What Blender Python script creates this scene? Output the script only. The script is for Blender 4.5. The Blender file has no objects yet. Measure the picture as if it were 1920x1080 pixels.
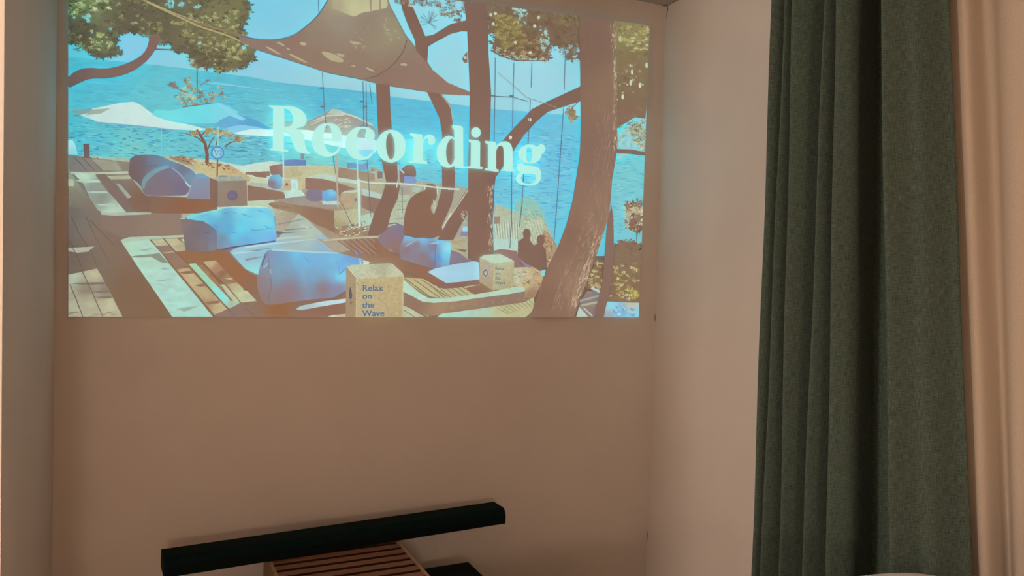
import bpy, math, random
from mathutils import Vector, Matrix
from mathutils.geometry import tessellate_polygon

# ------------------------------------------------------------------ camera, world, exposure
S = bpy.context.scene
COL = S.collection
F_PX = 1450.0                                   # focal length for a 1920 x 1080 frame
EYE = Vector((0.0, 0.0, 1.35))
YAW, PITCH, ROLL = math.radians(25.604), math.radians(1.857), math.radians(-1.647)
FWD = Vector((math.sin(YAW) * math.cos(PITCH), math.cos(YAW) * math.cos(PITCH), -math.sin(PITCH)))
_r = Vector((math.cos(YAW), -math.sin(YAW), 0.0))
_d = FWD.cross(_r)
RGT = _r * math.cos(ROLL) + _d * math.sin(ROLL)
DWN = -_r * math.sin(ROLL) + _d * math.cos(ROLL)
cam_data = bpy.data.cameras.new('camera')
cam_data.sensor_width = 36.0
cam_data.lens = F_PX / 1920.0 * 36.0
cam_data.clip_start = 0.02
cam = bpy.data.objects.new('camera', cam_data)
COL.objects.link(cam)
cam.matrix_world = Matrix(((RGT.x, -DWN.x, -FWD.x, EYE.x), (RGT.y, -DWN.y, -FWD.y, EYE.y),
                           (RGT.z, -DWN.z, -FWD.z, EYE.z), (0, 0, 0, 1)))
S.camera = cam

S.view_settings.view_transform = 'Standard'
S.view_settings.look = 'None'
S.view_settings.exposure = 0.0
S.view_settings.gamma = 1.0
S.view_settings.use_curve_mapping = False

W = bpy.data.worlds.new('dusk_sky')
S.world = W
W.use_nodes = True
W.node_tree.nodes['Background'].inputs[0].default_value = (1.0, 0.72, 0.42, 1)
W.node_tree.nodes['Background'].inputs[1].default_value = 1.8


def ray(u, v):
    return RGT * ((u - 960.0) / F_PX) + DWN * ((v - 540.0) / F_PX) + FWD


def on_y(u, v, y):
    r = ray(u, v); return EYE + r * ((y - EYE.y) / r.y)


def on_x(u, v, x):
    r = ray(u, v); return EYE + r * ((x - EYE.x) / r.x)


def on_z(u, v, z):
    r = ray(u, v); return EYE + r * ((z - EYE.z) / r.z)


# room dimensions in metres
D = 2.60            # back wall
XR = 1.897          # right wall
XL = -0.228         # return wall left of the picture
YL = 1.665          # where that return wall ends
XFAR, YB = -3.2, -3.8
ZC = 2.406


def lin(c):
    return tuple(((x / 255.0) / 12.92 if x / 255.0 <= 0.04045 else ((x / 255.0 + 0.055) / 1.055) ** 2.4) for x in c)


# ------------------------------------------------------------------ materials
def nt(name):
    m = bpy.data.materials.new(name); m.use_nodes = True
    n = m.node_tree; b = n.nodes['Principled BSDF']
    return m, n, b


def node(n, t, **kw):
    x = n.nodes.new(t)
    for k, v in kw.items():
        if k.startswith('i_'): x.inputs[k[2:].replace('_', ' ')].default_value = v
        else: setattr(x, k, v)
    return x


def coords(n, scale, kind='Object'):
    tc = node(n, 'ShaderNodeTexCoord'); mp = node(n, 'ShaderNodeMapping')
    mp.inputs['Scale'].default_value = scale
    n.links.new(tc.outputs[kind], mp.inputs['Vector'])
    return mp.outputs['Vector']


def ramp2(n, fac, a, b, lo=0.35, hi=0.65):
    r = node(n, 'ShaderNodeValToRGB')
    r.color_ramp.elements[0].position = lo; r.color_ramp.elements[0].color = (*a, 1)
    r.color_ramp.elements[1].position = hi; r.color_ramp.elements[1].color = (*b, 1)
    n.links.new(fac, r.inputs['Fac'])
    return r.outputs['Color']


def noise(n, vec, scale=5.0, detail=3.0, rough=0.55):
    x = node(n, 'ShaderNodeTexNoise', i_Scale=scale, i_Detail=detail, i_Roughness=rough)
    n.links.new(vec, x.inputs['Vector'])
    return x.outputs['Fac']


def add_bump(n, b, fac, strength=0.1, dist=0.002):
    bp = node(n, 'ShaderNodeBump', i_Strength=strength, i_Distance=dist)
    n.links.new(fac, bp.inputs['Height']); n.links.new(bp.outputs['Normal'], b.inputs['Normal'])


WALL_A, WALL_B = (0.65, 0.585, 0.525), (0.70, 0.635, 0.575)


def wall_paper(name, a=WALL_A, b_=WALL_B):
    m, n, b = nt(name)
    v = coords(n, (1, 1, 1))
    n.links.new(ramp2(n, noise(n, v, 1.7, 4), a, b_), b.inputs['Base Color'])
    b.inputs['Roughness'].default_value = 0.85
    b.inputs['Specular IOR Level'].default_value = 0.2
    add_bump(n, b, noise(n, coords(n, (1, 1, 1)), 260, 3), 0.16, 0.0015)
    return m


def simple(name, c, rough=0.5, var=0.12, scale=20, spec=0.4, stretch=(1, 1, 1), bump=0.0):
    m, n, b = nt(name)
    f = noise(n, coords(n, stretch), scale, 4)
    n.links.new(ramp2(n, f, tuple(x * (1 - var) for x in c), tuple(min(1, x * (1 + var)) for x in c)), b.inputs['Base Color'])
    b.inputs['Roughness'].default_value = rough
    b.inputs['Specular IOR Level'].default_value = spec
    if bump: add_bump(n, b, f, bump, 0.001)
    return m


M_WALL = wall_paper('pale_wallpaper')
M_CEIL = wall_paper('ceiling_paper', (0.48, 0.42, 0.37), (0.52, 0.45, 0.40))
M_FLOOR = simple('floor_wood', (0.42, 0.29, 0.19), 0.45, 0.25, 6, stretch=(1, 12, 1))
M_BLACK = simple('black_plastic', (0.004, 0.0115, 0.011), 0.7, 0.15, 60, 0.04)
M_GRILLE = simple('black_grille_cloth', (0.003, 0.0075, 0.007), 0.8, 0.3, 900, 0.1, bump=0.2)
M_BLACKWOOD = simple('black_lacquer', (0.007, 0.011, 0.011), 0.7, 0.2, 30, 0.05)
M_SLAT = simple('reddish_wood', (0.23, 0.105, 0.056), 0.5, 0.14, 7, 0.3, (3, 40, 40), 0.1)
M_PLY = simple('light_plywood', (0.36, 0.23, 0.13), 0.55, 0.18, 9, 0.3, (3, 30, 30))
M_BOARD_SHADE = simple('backing_board_and_groove_shade', (0.035, 0.015, 0.010), 0.8, 0.2, 20, 0.1)  # board under the slats; also painted on slat sides as groove shade
M_WHITE = simple('white_paint', (0.72, 0.70, 0.66), 0.4, 0.03, 8)
M_LINEN = simple('white_bed_linen', (0.62, 0.56, 0.52), 0.9, 0.05, 40, 0.1, bump=0.1)
M_METAL = simple('brushed_rail', (0.6, 0.58, 0.55), 0.35, 0.05, 20)
M_CRACK = simple('torn_paper_edge', (0.10, 0.06, 0.045), 0.9, 0.2, 80, 0.05)


def curtain_cloth():
    m, n, b = nt('green_grey_slub_cloth')
    f1 = noise(n, coords(n, (55, 480, 1), 'UV'), 1.0, 3, 0.65)
    f2 = noise(n, coords(n, (520, 40, 1), 'UV'), 1.0, 3, 0.65)
    mx = node(n, 'ShaderNodeMath', operation='ADD'); n.links.new(f1, mx.inputs[0]); n.links.new(f2, mx.inputs[1])
    hf = node(n, 'ShaderNodeMath', operation='MULTIPLY'); hf.inputs[1].default_value = 0.5
    n.links.new(mx.outputs[0], hf.inputs[0])
    n.links.new(ramp2(n, hf.outputs[0], (0.019, 0.033, 0.026), (0.114, 0.155, 0.125), 0.33, 0.66), b.inputs['Base Color'])
    b.inputs['Roughness'].default_value = 0.95
    b.inputs['Specular IOR Level'].default_value = 0.05
    b.inputs['Sheen Weight'].default_value = 0.15
    add_bump(n, b, hf.outputs[0], 0.35, 0.0015)
    return m


def sheer_cloth():
    m, n, b = nt('peach_sheer_cloth')
    f = noise(n, coords(n, (300, 300, 1), 'UV'), 1.0, 2)
    c = ramp2(n, f, (0.55, 0.47, 0.39), (0.61, 0.53, 0.44))
    n.links.new(c, b.inputs['Base Color'])
    b.inputs['Roughness'].default_value = 0.95
    b.inputs['Specular IOR Level'].default_value = 0.05
    tr = node(n, 'ShaderNodeBsdfTranslucent'); n.links.new(c, tr.inputs['Color'])
    mix = node(n, 'ShaderNodeMixShader'); mix.inputs[0].default_value = 0.28
    n.links.new(b.outputs[0], mix.inputs[1]); n.links.new(tr.outputs[0], mix.inputs[2])
    n.links.new(mix.outputs[0], n.nodes['Material Output'].inputs['Surface'])
    return m


M_CURTAIN = curtain_cloth()
M_SHEER = sheer_cloth()


def glass_mat():
    m, n, b = nt('window_glass')
    b.inputs['Roughness'].default_value = 0.02
    tr = node(n, 'ShaderNodeBsdfTransparent')
    tr.inputs['Color'].default_value = (0.9, 0.93, 0.92, 1)
    mix = node(n, 'ShaderNodeMixShader'); mix.inputs[0].default_value = 0.08
    n.links.new(tr.outputs[0], mix.inputs[1]); n.links.new(b.outputs[0], mix.inputs[2])
    n.links.new(mix.outputs[0], n.nodes['Material Output'].inputs['Surface'])
    return m


M_GLASS = glass_mat()


def light_pic(name, scale, stretch, amp, sampled=False):
    """wall paper with the projected light as emission, its colour tinted down for darks"""
    m, n, b = nt(name)
    tint = node(n, 'ShaderNodeAttribute', attribute_name='Base')  # darkens the wall colour where the picture is below the lit wall
    mu = node(n, 'ShaderNodeMix', data_type='RGBA', blend_type='MULTIPLY'); mu.inputs[0].default_value = 1.0
    n.links.new(ramp2(n, noise(n, coords(n, (1, 1, 1)), 1.7, 4), WALL_A, WALL_B), mu.inputs[6]); n.links.new(tint.outputs['Color'], mu.inputs[7])
    n.links.new(mu.outputs[2], b.inputs['Base Color'])
    b.inputs['Roughness'].default_value = 0.85
    b.inputs['Specular IOR Level'].default_value = 0.2
    at = node(n, 'ShaderNodeAttribute', attribute_name='Col')
    f = noise(n, coords(n, stretch), scale, 4, 0.6)
    mr = node(n, 'ShaderNodeMapRange')
    mr.inputs['From Min'].default_value = 0.3; mr.inputs['From Max'].default_value = 0.7
    mr.inputs['To Min'].default_value = 1 - amp; mr.inputs['To Max'].default_value = 1 + amp
    n.links.new(f, mr.inputs['Value'])
    n.links.new(at.outputs['Color'], b.inputs['Emission Color'])
    n.links.new(mr.outputs[0], b.inputs['Emission Strength'])
    m.cycles.emission_sampling = 'FRONT' if sampled else 'NONE'
    return m


PM = {'sky': light_pic('projected_sky', 6, (1, 1, 1), 0.05, True),
      'sea': light_pic('projected_sea', 22, (1, 1, 5), 0.22, True),
      'plain': light_pic('projected_light', 60, (1, 1, 1), 0.10),
      'wood': light_pic('projected_wood', 40, (1, 1, 2), 0.2),
      'bark': light_pic('projected_bark', 70, (1, 1, 0.25), 0.8),
      'leaf': light_pic('projected_leaves', 90, (1, 1, 1), 0.45),
      'stone': light_pic('projected_stone', 120, (1, 1, 1), 0.25),
      'cloth': light_pic('projected_cloth', 25, (1, 1, 1.4), 0.10),
      'text': light_pic('projected_text', 60, (1, 1, 1), 0.02)}


# ------------------------------------------------------------------ mesh helpers
def mesh_obj(name, verts, faces, mat, parent=None, smooth=False):
    me = bpy.data.meshes.new(name)
    me.from_pydata([tuple(v) for v in verts], [], faces); me.update()
    if mat: me.materials.append(mat)
    if smooth:
        for p in me.polygons: p.use_smooth = True
    o = bpy.data.objects.new(name, me); COL.objects.link(o)
    if parent: o.parent = parent
    return o


def tag(o, label, cat, group=None):
    o['label'] = label; o['category'] = cat
    if group: o['group'] = group
    return o


def struct(o):
    o['kind'] = 'structure'; return o


def empty(name, loc=(0, 0, 0), rz=0.0):
    o = bpy.data.objects.new(name, None); COL.objects.link(o)
    o.location = loc; o.rotation_euler = (0, 0, rz); return o


BOXF = [(0, 3, 2, 1), (4, 5, 6, 7), (0, 1, 5, 4), (1, 2, 6, 5), (2, 3, 7, 6), (3, 0, 4, 7)]


def boxv(x0, y0, z0, x1, y1, z1):
    return [(x0, y0, z0), (x1, y0, z0), (x1, y1, z0), (x0, y1, z0), (x0, y0, z1), (x1, y0, z1), (x1, y1, z1), (x0, y1, z1)]


def boxes(name, bs, mat, parent=None, bevel=0.0):
    v, f = [], []
    for b in bs:
        k = len(v); v += boxv(*b); f += [tuple(i + k for i in q) for q in BOXF]
    o = mesh_obj(name, v, f, mat, parent)
    if bevel:
        md = o.modifiers.new('bevel', 'BEVEL'); md.width = bevel; md.segments = 2; md.limit_method = 'ANGLE'
    return o


def cyl(name, p, r, h, mat, parent=None, n=32, axis='Z', r2=None):
    r2 = r if r2 is None else r2
    v = []
    for k, (rr, t) in enumerate(((r, 0), (r2, h))):
        for i in range(n):
            a = 2 * math.pi * i / n; c, s = rr * math.cos(a), rr * math.sin(a)
            v.append({'Z': (p[0] + c, p[1] + s, p[2] + t), 'Y': (p[0] + c, p[1] + t, p[2] + s), 'X': (p[0] + t, p[1] + c, p[2] + s)}[axis])
    f = [(i, (i + 1) % n, n + (i + 1) % n, n + i) for i in range(n)] + [tuple(range(n - 1, -1, -1)), tuple(range(n, 2 * n))]
    return mesh_obj(name, v, f, mat, parent)


# ------------------------------------------------------------------ the room
T = 0.12
struct(boxes('floor', [(XFAR, YB, -T, XR + T, D + T, 0)], M_FLOOR))
struct(boxes('ceiling', [(XFAR, YB, ZC, XR + T, D + T, ZC + T)], M_CEIL))
struct(boxes('wall_back', [(XL, D, 0, XR, D + T, ZC)], M_WALL))
struct(boxes('wall_left', [(XFAR, YL, 0, XL, D + T, ZC)], M_WALL))
WY0, WY1, WZ0, WZ1 = 0.10, 1.62, 0.75, 2.10          # window opening in the right wall
wr = struct(boxes('wall_right', [(XR, YB, 0, XR + T, WY0, ZC), (XR, WY1, 0, XR + T, D + T, ZC),
                                 (XR, WY0, 0, XR + T, WY1, WZ0), (XR, WY0, WZ1, XR + T, WY1, ZC)], M_WALL))
struct(boxes('wall_far_left', [(XFAR - T, YB - T, 0, XFAR, D + T, ZC)], M_WALL))
struct(boxes('wall_front', [(XFAR, YB - T, 0, XR + T, YB, ZC)], M_WALL))
win = struct(empty('window_1', (XR + 0.06, (WY0 + WY1) / 2, WZ0)))
hw, hh = (WY1 - WY0) / 2, WZ1 - WZ0
boxes('window_frame', [(-.03, -hw, 0, .03, -hw + .05, hh), (-.03, hw - .05, 0, .03, hw, hh), (-.03, -hw, 0, .03, hw, .05),
                       (-.03, -hw, hh - .05, .03, hw, hh), (-.03, -.03, 0, .03, .03, hh)], M_WHITE, win)
boxes('pane', [(-.004, -hw + .05, .05, .004, -.03, hh - .05)], M_GLASS, win)
boxes('pane', [(-.004, .03, .05, .004, hw - .05, hh - .05)], M_GLASS, win)


def ribbon(pts, w, nrm):
    v, f = [], []
    nrm = Vector(nrm)
    for i, p in enumerate(pts):
        a = pts[max(0, i - 1)]; b = pts[min(len(pts) - 1, i + 1)]
        s = (b - a).normalized().cross(nrm).normalized() * (w[i] / 2)
        v += [p - s, p + s]
        if i: k = 2 * i; f.append((k - 2, k - 1, k + 1, k))
    return v, f


# split wallpaper seams in the far right corner
for name, pts, w in (('paper_crack', [(1240, 7), (1245, 9), (1251, 10), (1252, 18), (1250, 26), (1250, 34)], 2.0),
                     ('paper_crack', [(1251, 12), (1256, 7), (1263, 4), (1270, 0), (1276, -4)], 1.6),
                     ('paper_crack', [(1228.5, 588), (1228, 596), (1228.5, 603)], 1.6),
                     ('paper_crack', [(1214, 995), (1213.5, 1004), (1213, 1016)], 1.5)):
    P3 = [on_x(u, v, XR - 0.001) if on_x(u, v, XR - 0.001).y < D - 0.002 else on_y(u, v, D - 0.001) for u, v in pts]
    P3 = [Vector((min(p.x, XR - .001), min(p.y, D - .001), min(p.z, ZC - .0005))) for p in P3]
    ww = [w * 0.0019 * (1 - 0.7 * abs(2 * i / (len(P3) - 1) - 1)) for i in range(len(P3))]
    vv, ff = ribbon(P3, ww, (-0.7, -0.7, 0))
    mesh_obj(name, vv, ff, M_CRACK, wr)


# ------------------------------------------------------------------ the two lamps of the room, both out of view
def glow(name, color, strength):
    m, n, b = nt(name)
    b.inputs['Base Color'].default_value = (0.8, 0.75, 0.68, 1)
    b.inputs['Emission Color'].default_value = (*color, 1)
    b.inputs['Emission Strength'].default_value = strength
    return m


def globe(name, c, r, mat, parent, nu=24, nv=12):
    v = [(c[0], c[1], c[2] - r)]
    for j in range(1, nv):
        t = math.pi * j / nv
        v += [(c[0] + r * math.sin(t) * math.cos(2 * math.pi * i / nu), c[1] + r * math.sin(t) * math.sin(2 * math.pi * i / nu), c[2] - r * math.cos(t)) for i in range(nu)]
    v.append((c[0], c[1], c[2] + r))
    f = [(0, 1 + (i + 1) % nu, 1 + i) for i in range(nu)]
    for j in range(nv - 2):
        k = 1 + j * nu
        f += [(k + i, k + (i + 1) % nu, k + nu + (i + 1) % nu, k + nu + i) for i in range(nu)]
    k = 1 + (nv - 2) * nu
    f += [(k + i, k + (i + 1) % nu, len(v) - 1) for i in range(nu)]
    return mesh_obj(name, v, f, mat, parent, True)


def pendant_lamp(x, y, z, power):
    t = tag(empty('pendant_lamp', (x, y, ZC)), 'round warm glass pendant lamp hanging behind the viewer', 'lamp')
    r = 0.17
    cyl('canopy', (0, 0, -.03), .06, .03, M_WHITE, t)
    cyl('cord', (0, 0, z + r - ZC), .004, ZC - z - r - .02, M_BLACK, t, 10)
    globe('glass_globe', (0, 0, z - ZC), r, glow('warm_globe', (1.0, 0.75, 0.585), power / (math.pi * 4 * math.pi * r * r)), t)


def floor_lamp(x, y, z, power):
    t = tag(empty('floor_lamp', (x, y, 0)), 'floor lamp with drum shade beyond the left edge of the view', 'lamp')
    cyl('base', (0, 0, 0), .14, .025, M_METAL, t)
    cyl('pole', (0, 0, .02), .012, z - .1, M_METAL, t, 12)
    r, h = .15, .26
    cyl('lamp_shade', (0, 0, z - h / 2), r, h, glow('drum_shade_glow', (1.0, 0.82, 0.68), power / (math.pi * (2 * math.pi * r * h + 2 * math.pi * r * r))), t, r2=r * .85)


pendant_lamp(-0.60, -3.00, 1.65, 84.0)
floor_lamp(-1.55, 1.15, 1.55, 148.0)


# ------------------------------------------------------------------ curtains
def catmull(pts, n, closed=False):
    out = []
    N = len(pts)
    rng = range(N) if closed else range(N - 1)
    for i in rng:
        if closed: p0, p1, p2, p3 = pts[i - 1], pts[i], pts[(i + 1) % N], pts[(i + 2) % N]
        else: p0, p1, p2, p3 = pts[max(0, i - 1)], pts[i], pts[i + 1], pts[min(N - 1, i + 2)]
        for k in range(n):
            t = k / n
            out.append(tuple(0.5 * (2 * b + (c - a) * t + (2 * a - 5 * b + 4 * c - d) * t * t + (3 * b - a - 3 * c + d) * t ** 3)
                             for a, b, c, d in zip(p0, p1, p2, p3)))
    if not closed: out.append(tuple(pts[-1]))
    return out


def cloth(name, top, bot, z0, z1, mat, parent, nseg=12, rows=44, seed=1, zt=1.75, zb=0.55, wob=0.002):
    """top / bot: plan points (y, d) at heights zt and zb, d = distance from the right wall"""
    a, b = catmull(top, nseg), catmull(bot, nseg)
    n = len(a); v, f, uv = [], [], []
    ph = random.Random(seed).random() * 6
    L = [0.0]
    for i in range(1, n): L.append(L[-1] + math.hypot(b[i][0] - b[i - 1][0], b[i][1] - b[i - 1][1]))
    for r in range(rows + 1):
        z = z1 + (z0 - z1) * r / rows
        t = (zt - z) / (zt - zb)
        for i in range(n):
            y = a[i][0] + (b[i][0] - a[i][0]) * t; d = a[i][1] + (b[i][1] - a[i][1]) * t
            d += wob * math.sin(z * 7 + i * 0.15 + ph)
            v.append((XR - d, y, z)); uv.append((L[i], z))
    for r in range(rows):
        for i in range(n - 1):
            k = r * n + i; f.append((k, k + 1, k + n + 1, k + n))
    o = mesh_obj(name, v, f, mat, parent, True)
    u = o.data.uv_layers.new(name='UVMap')
    for lp in o.data.loops: u.data[lp.index].uv = uv[lp.vertex_index]
    sd = o.modifiers.new('thickness', 'SOLIDIFY'); sd.thickness = 0.0025; sd.offset = 0
    return o


DR, DH = 0.25, 0.108
ridge_t = [on_x(u, 270, XR - DR).y for u in (1441, 1460, 1480, 1534, 1562, 1656)]
ridge_b = [on_x(u, 1000, XR - DR).y for u in (1415, 1428, 1464, 1505, 1552, 1680)]


def plan(rd, hem, deep):
    p = [(rd[0] + .05, .095), (rd[0] + .036, .15), (rd[0] + .010, DR - .010)]
    for i, y in enumerate(rd):
        p.append((y, DR - (.0, .004, .0, .006, .002, .0)[i]))
        w = (y - rd[i + 1]) if i < 5 else 0
        dp = min(.12, .05 + w * 1.1)
        if i < 4: p += [(y - w * .25, DR - dp * .22), (y - w * .55, DR - dp * .85), (y - w * .80, DR - dp)]
        elif i == 4: p += [(y - w * .15, DR - .018), (y - w * .21, DR - .05), (y - w * .16, DR - .10), (y - w * .12, deep + .012), (y - w * .42, deep), (y - w * .84, deep + .01), (y - w * 1.0, DR - .06)]
    y = rd[-1]; s = y - hem
    p += [(y - s * .10, DR + .004), (y - s * .36, DR - .046), (y - s * .62, DR - .070), (y - s * .86, DH + .018), (hem, DH), (hem + .012, DH - .008)]
    return p


hem_t = on_x(1784, 270, XR - DH).y
hem_b = on_x(1831, 1000, XR - DH).y
cur = tag(empty('curtain', (0, 0, 0)), 'dark grey-green slub fabric curtain hanging in folds on the right wall', 'curtain')
cloth('curtain_panel', plan(ridge_t, hem_t, .09), plan(ridge_b, hem_b, .09), 0.03, ZC - 0.045, M_CURTAIN, cur, 14, 44, 3)

DS = 0.072
sh_t, sh_b = [], []
for ut, ub, d in ((1560, 1560, .045), (1640, 1640, .06), (1700, 1710, .04), (1760, 1790, .062), (1800, 1838, .074), (1817, 1862, .072), (1824, 1872, .022),
                  (1840, 1882, .020), (1866, 1900, .050), (1890, 1912, .058), (1915, 1930, .046), (1945, 1955, .034), (1985, 1990, .06), (2030, 2035, .034),
                  (2080, 2090, .062), (2140, 2150, .036), (2210, 2220, .062), (2300, 2310, .034), (2400, 2410, .06), (2520, 2530, .034), (2700, 2710, .06), (2900, 2920, .035), (3200, 3230, .06)):
    sh_t.append((on_x(ut, 270, XR - DS).y, d)); sh_b.append((on_x(ub, 1000, XR - DS).y, d))
sheer = tag(empty('sheer_curtain', (0, 0, 0)), 'pale peach sheer curtain behind the dark curtain at the right edge', 'curtain')
cloth('sheer_panel', sh_t, sh_b, 0.03, ZC - 0.045, M_SHEER, sheer, 8, 30, 5, wob=0.001)
rail = tag(boxes('curtain_track', [(XR - .29, -.2, ZC - .045, XR - .01, 2.05, ZC)], M_WHITE, None, .004),
           'white double curtain track on the ceiling above the right window', 'curtain track')

# ------------------------------------------------------------------ low console, slatted box, sound bar
CZ, BZ = 0.31, 0.447
CX1, CY1 = on_z(878, 1053, CZ).x, on_z(878, 1053, CZ).y
con = tag(empty('low_console', ((CX1 + .15) / 2, CY1 - .22, 0)), 'low black console table under the slatted wooden box', 'table')
hx, hy = (CX1 - .15) / 2, .22
boxes('table_top', [(-hx, -hy, CZ - .03, hx, hy, CZ)], M_BLACKWOOD, con, .003)
boxes('cabinet_body', [(-hx + .02, -hy + .02, .08, hx - .02, hy - .02, CZ - .03)], M_BLACKWOOD, con, .002)
for sx in (-1, 1):
    for sy in (-1, 1):
        boxes('leg', [(sx * (hx - .05) - .02, sy * (hy - .05) - .02, 0, sx * (hx - .05) + .02, sy * (hy - .05) + .02, .08)], M_BLACKWOOD, con)

BX0, BX1, BY0, BY1 = 0.349, 0.756, 2.02, 2.445
box = tag(empty('slatted_box', ((BX0 + BX1) / 2, (BY0 + BY1) / 2, CZ)), 'shallow brown wooden box with slatted top under the black sound bar', 'box')
w2, d2, bh = (BX1 - BX0) / 2, (BY1 - BY0) / 2, BZ - CZ
for sx in (-1, 1):
    boxes('side_panel', [(min(sx * w2, sx * (w2 - .010)), -d2, 0, max(sx * w2, sx * (w2 - .010)), d2, bh)], M_PLY, box, .001)
boxes('back_panel', [(-w2 + .01, d2 - .01, 0, w2 - .01, d2, bh - .016)], M_PLY, box)
boxes('front_panel', [(-w2 + .01, -d2, 0, w2 - .01, -d2 + .01, bh - .016)], M_SLAT, box)
boxes('bottom_panel', [(-w2 + .01, -d2 + .01, 0, w2 - .01, d2 - .01, .01)], M_PLY, box)
boxes('inner_board', [(-w2 + .01, -d2 + .01, bh - .04, w2 - .01, d2 - .01, bh - .030)], M_BOARD_SHADE, box)
ns = 9; pitch = 2 * d2 / ns
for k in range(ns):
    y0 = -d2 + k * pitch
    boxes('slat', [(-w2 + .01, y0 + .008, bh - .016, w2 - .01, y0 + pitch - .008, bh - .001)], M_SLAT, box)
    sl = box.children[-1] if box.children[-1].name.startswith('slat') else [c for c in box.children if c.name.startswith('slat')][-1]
    sl.data.materials.append(M_BOARD_SHADE)                     # groove shade put into the colour of the slat sides
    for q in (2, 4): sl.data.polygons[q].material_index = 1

zt = 0.50
pBL, pBR, pFR, pFL = (on_z(u, v, zt) for u, v in ((302, 1029), (925, 940), (943, 957), (300, 1047)))
cx, cy = (pBL.x + pBR.x) / 2, (pBL.y + pBR.y) / 2
rz = math.atan2(pBR.y - pBL.y, pBR.x - pBL.x)
Lb = (pBR - pBL).length
bar = tag(empty('sound_bar', (cx, cy, BZ), rz), 'long black sound bar lying on the slatted box below the projection', 'speaker')
bh, bd = zt - BZ, 0.088


def bar_prof(x0, x1, g=0.0):
    pr = [(0, 0), (-bd, 0), (-bd - .004, .004), (-bd - .004, bh * .60), (-bd + .002, bh * .86), (-bd + .016, bh), (-.004, bh), (0, bh - .004)]
    pr = [(y + (g if y > -bd / 2 else -g), z) for y, z in pr]
    n = len(pr)
    v = [(x0, y, z) for y, z in pr] + [(x1, y, z) for y, z in pr]
    f = [(i, n + i, n + (i + 1) % n, (i + 1) % n) for i in range(n)] + [tuple(range(n)), tuple(range(2 * n - 1, n - 1, -1))]
    return v, f


mesh_obj('bar_body', *bar_prof(-Lb / 2 + .012, Lb / 2 - .012), M_BLACK, bar)
mesh_obj('end_cap', *bar_prof(-Lb / 2, -Lb / 2 + .012, .0006), M_BLACK, bar)
mesh_obj('end_cap', *bar_prof(Lb / 2 - .012, Lb / 2, .0006), M_BLACK, bar)
boxes('front_grille', [(-Lb / 2 + .014, -bd - .0065, .004, Lb / 2 - .014, -bd - .003, bh * .58)], M_GRILLE, bar)

# ------------------------------------------------------------------ bed and pillow at the lower right
bed = tag(empty('bed', (1.03, .35, 0)), 'white bed below the lower edge of the view', 'bed')
boxes('bed_frame', [(-.62, -1.0, .10, .60, .97, .28)], M_PLY, bed, .01)
boxes('mattress', [(-.60, -.98, .28, .58, .95, .58)], M_LINEN, bed, .05)
for sx in (-.55, .53):
    for sy in (-.93, .9):
        boxes('leg', [(sx - .03, sy - .03, 0, sx + .03, sy + .03, .10)], M_PLY, bed)


def pillow(c, lx, ly, h, rz):
    n = 28; v, f = [], []
    for side in (1, -1):
        for i in range(n + 1):
            for j in range(n + 1):
                a, b = 2 * i / n - 1, 2 * j / n - 1
                e = max(0.0, (1 - abs(a) ** 2.6) * (1 - abs(b) ** 2.6)) ** 0.5
                pin = 1 - 0.07 * (a * a * b * b)
                x = a * lx / 2 * pin * (1 - .05 * (1 - b * b)); y = b * ly / 2 * pin * (1 - .05 * (1 - a * a))
                z = h / 2 + side * h / 2 * e + (0.006 * math.sin(5 * a + 3 * b) * e if side > 0 else 0)
                v.append((x, y, max(z, 0.0)))
    m = (n + 1) ** 2
    for i in range(n):
        for j in range(n):
            k = i * (n + 1) + j
            f.append((k, k + n + 1, k + n + 2, k + 1)); f.append((m + k, m + k + 1, m + k + n + 2, m + k + n + 1))
    o = mesh_obj('pillow', v, f, M_LINEN, None, True)
    o.location = c; o.rotation_euler = (0, 0, rz)
    return o


_pk = on_z(1775, 1098, .736)
tag(pillow((_pk.x - .035, _pk.y - .025, .58), .40, .38, .156, math.radians(-40)), 'white pillow rising at the bottom edge in front of the dark curtain', 'pillow')

# ------------------------------------------------------------------ the projected picture on the back wall
# (flat light on the wall paper; each pictured thing is a thin patch of it, corners read off the photograph)
FR = {'A': (0, 0, 4.0), 'B': (400, 0, 4.0), 'C': (800, 0, 4.0), 'D': (100, 200, 4.8), 'E': (100, 400, 4.8), 'F': (460, 200, 4.8),
      'G': (460, 400, 4.8), 'H': (840, 200, 4.8), 'I': (840, 400, 4.8), 'P': (0, 0, 1.0), 'K': (330, 380, 9.6)}
QUAD = [(128, -92), (1218, 47), (1198, 595), (128, 595)]
WREF = lin((143, 111, 91))
DQ = 8e-6                 # each stroke lies a hair in front of the one before
depth_now = [0.0006]
RND = random.Random(11)


def px(fr, pts):
    x0, y0, s = FR[fr]
    return [(x0 + x / s, y0 + y / s) for x, y in pts]


def emis(c):
    l = lin(c)
    return tuple(max(a - b, 0.0) for a, b in zip(l, WREF)), tuple(min(1.0, a / b) for a, b in zip(l, WREF))


def clip(poly, a, b, c):
    """keep a*x + b*y + c >= 0"""
    out = []
    for i in range(len(poly)):
        p, q = poly[i - 1], poly[i]
        dp, dq = a * p[0] + b * p[1] + c, a * q[0] + b * q[1] + c
        if (dp >= 0) != (dq >= 0):
            t = dp / (dp - dq); out.append((p[0] + (q[0] - p[0]) * t, p[1] + (q[1] - p[1]) * t))
        if dq >= 0: out.append(q)
    return out


QL = []
for _i in range(4):
    (_x0, _y0), (_x1, _y1) = QUAD[_i], QUAD[(_i + 1) % 4]
    QL.append((-(_y1 - _y0), _x1 - _x0, (_y1 - _y0) * _x0 - (_x1 - _x0) * _y0))


def qclip(poly):
    for l in QL:
        poly = clip(poly, *l)
        if len(poly) < 3: return []
    return poly


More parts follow.
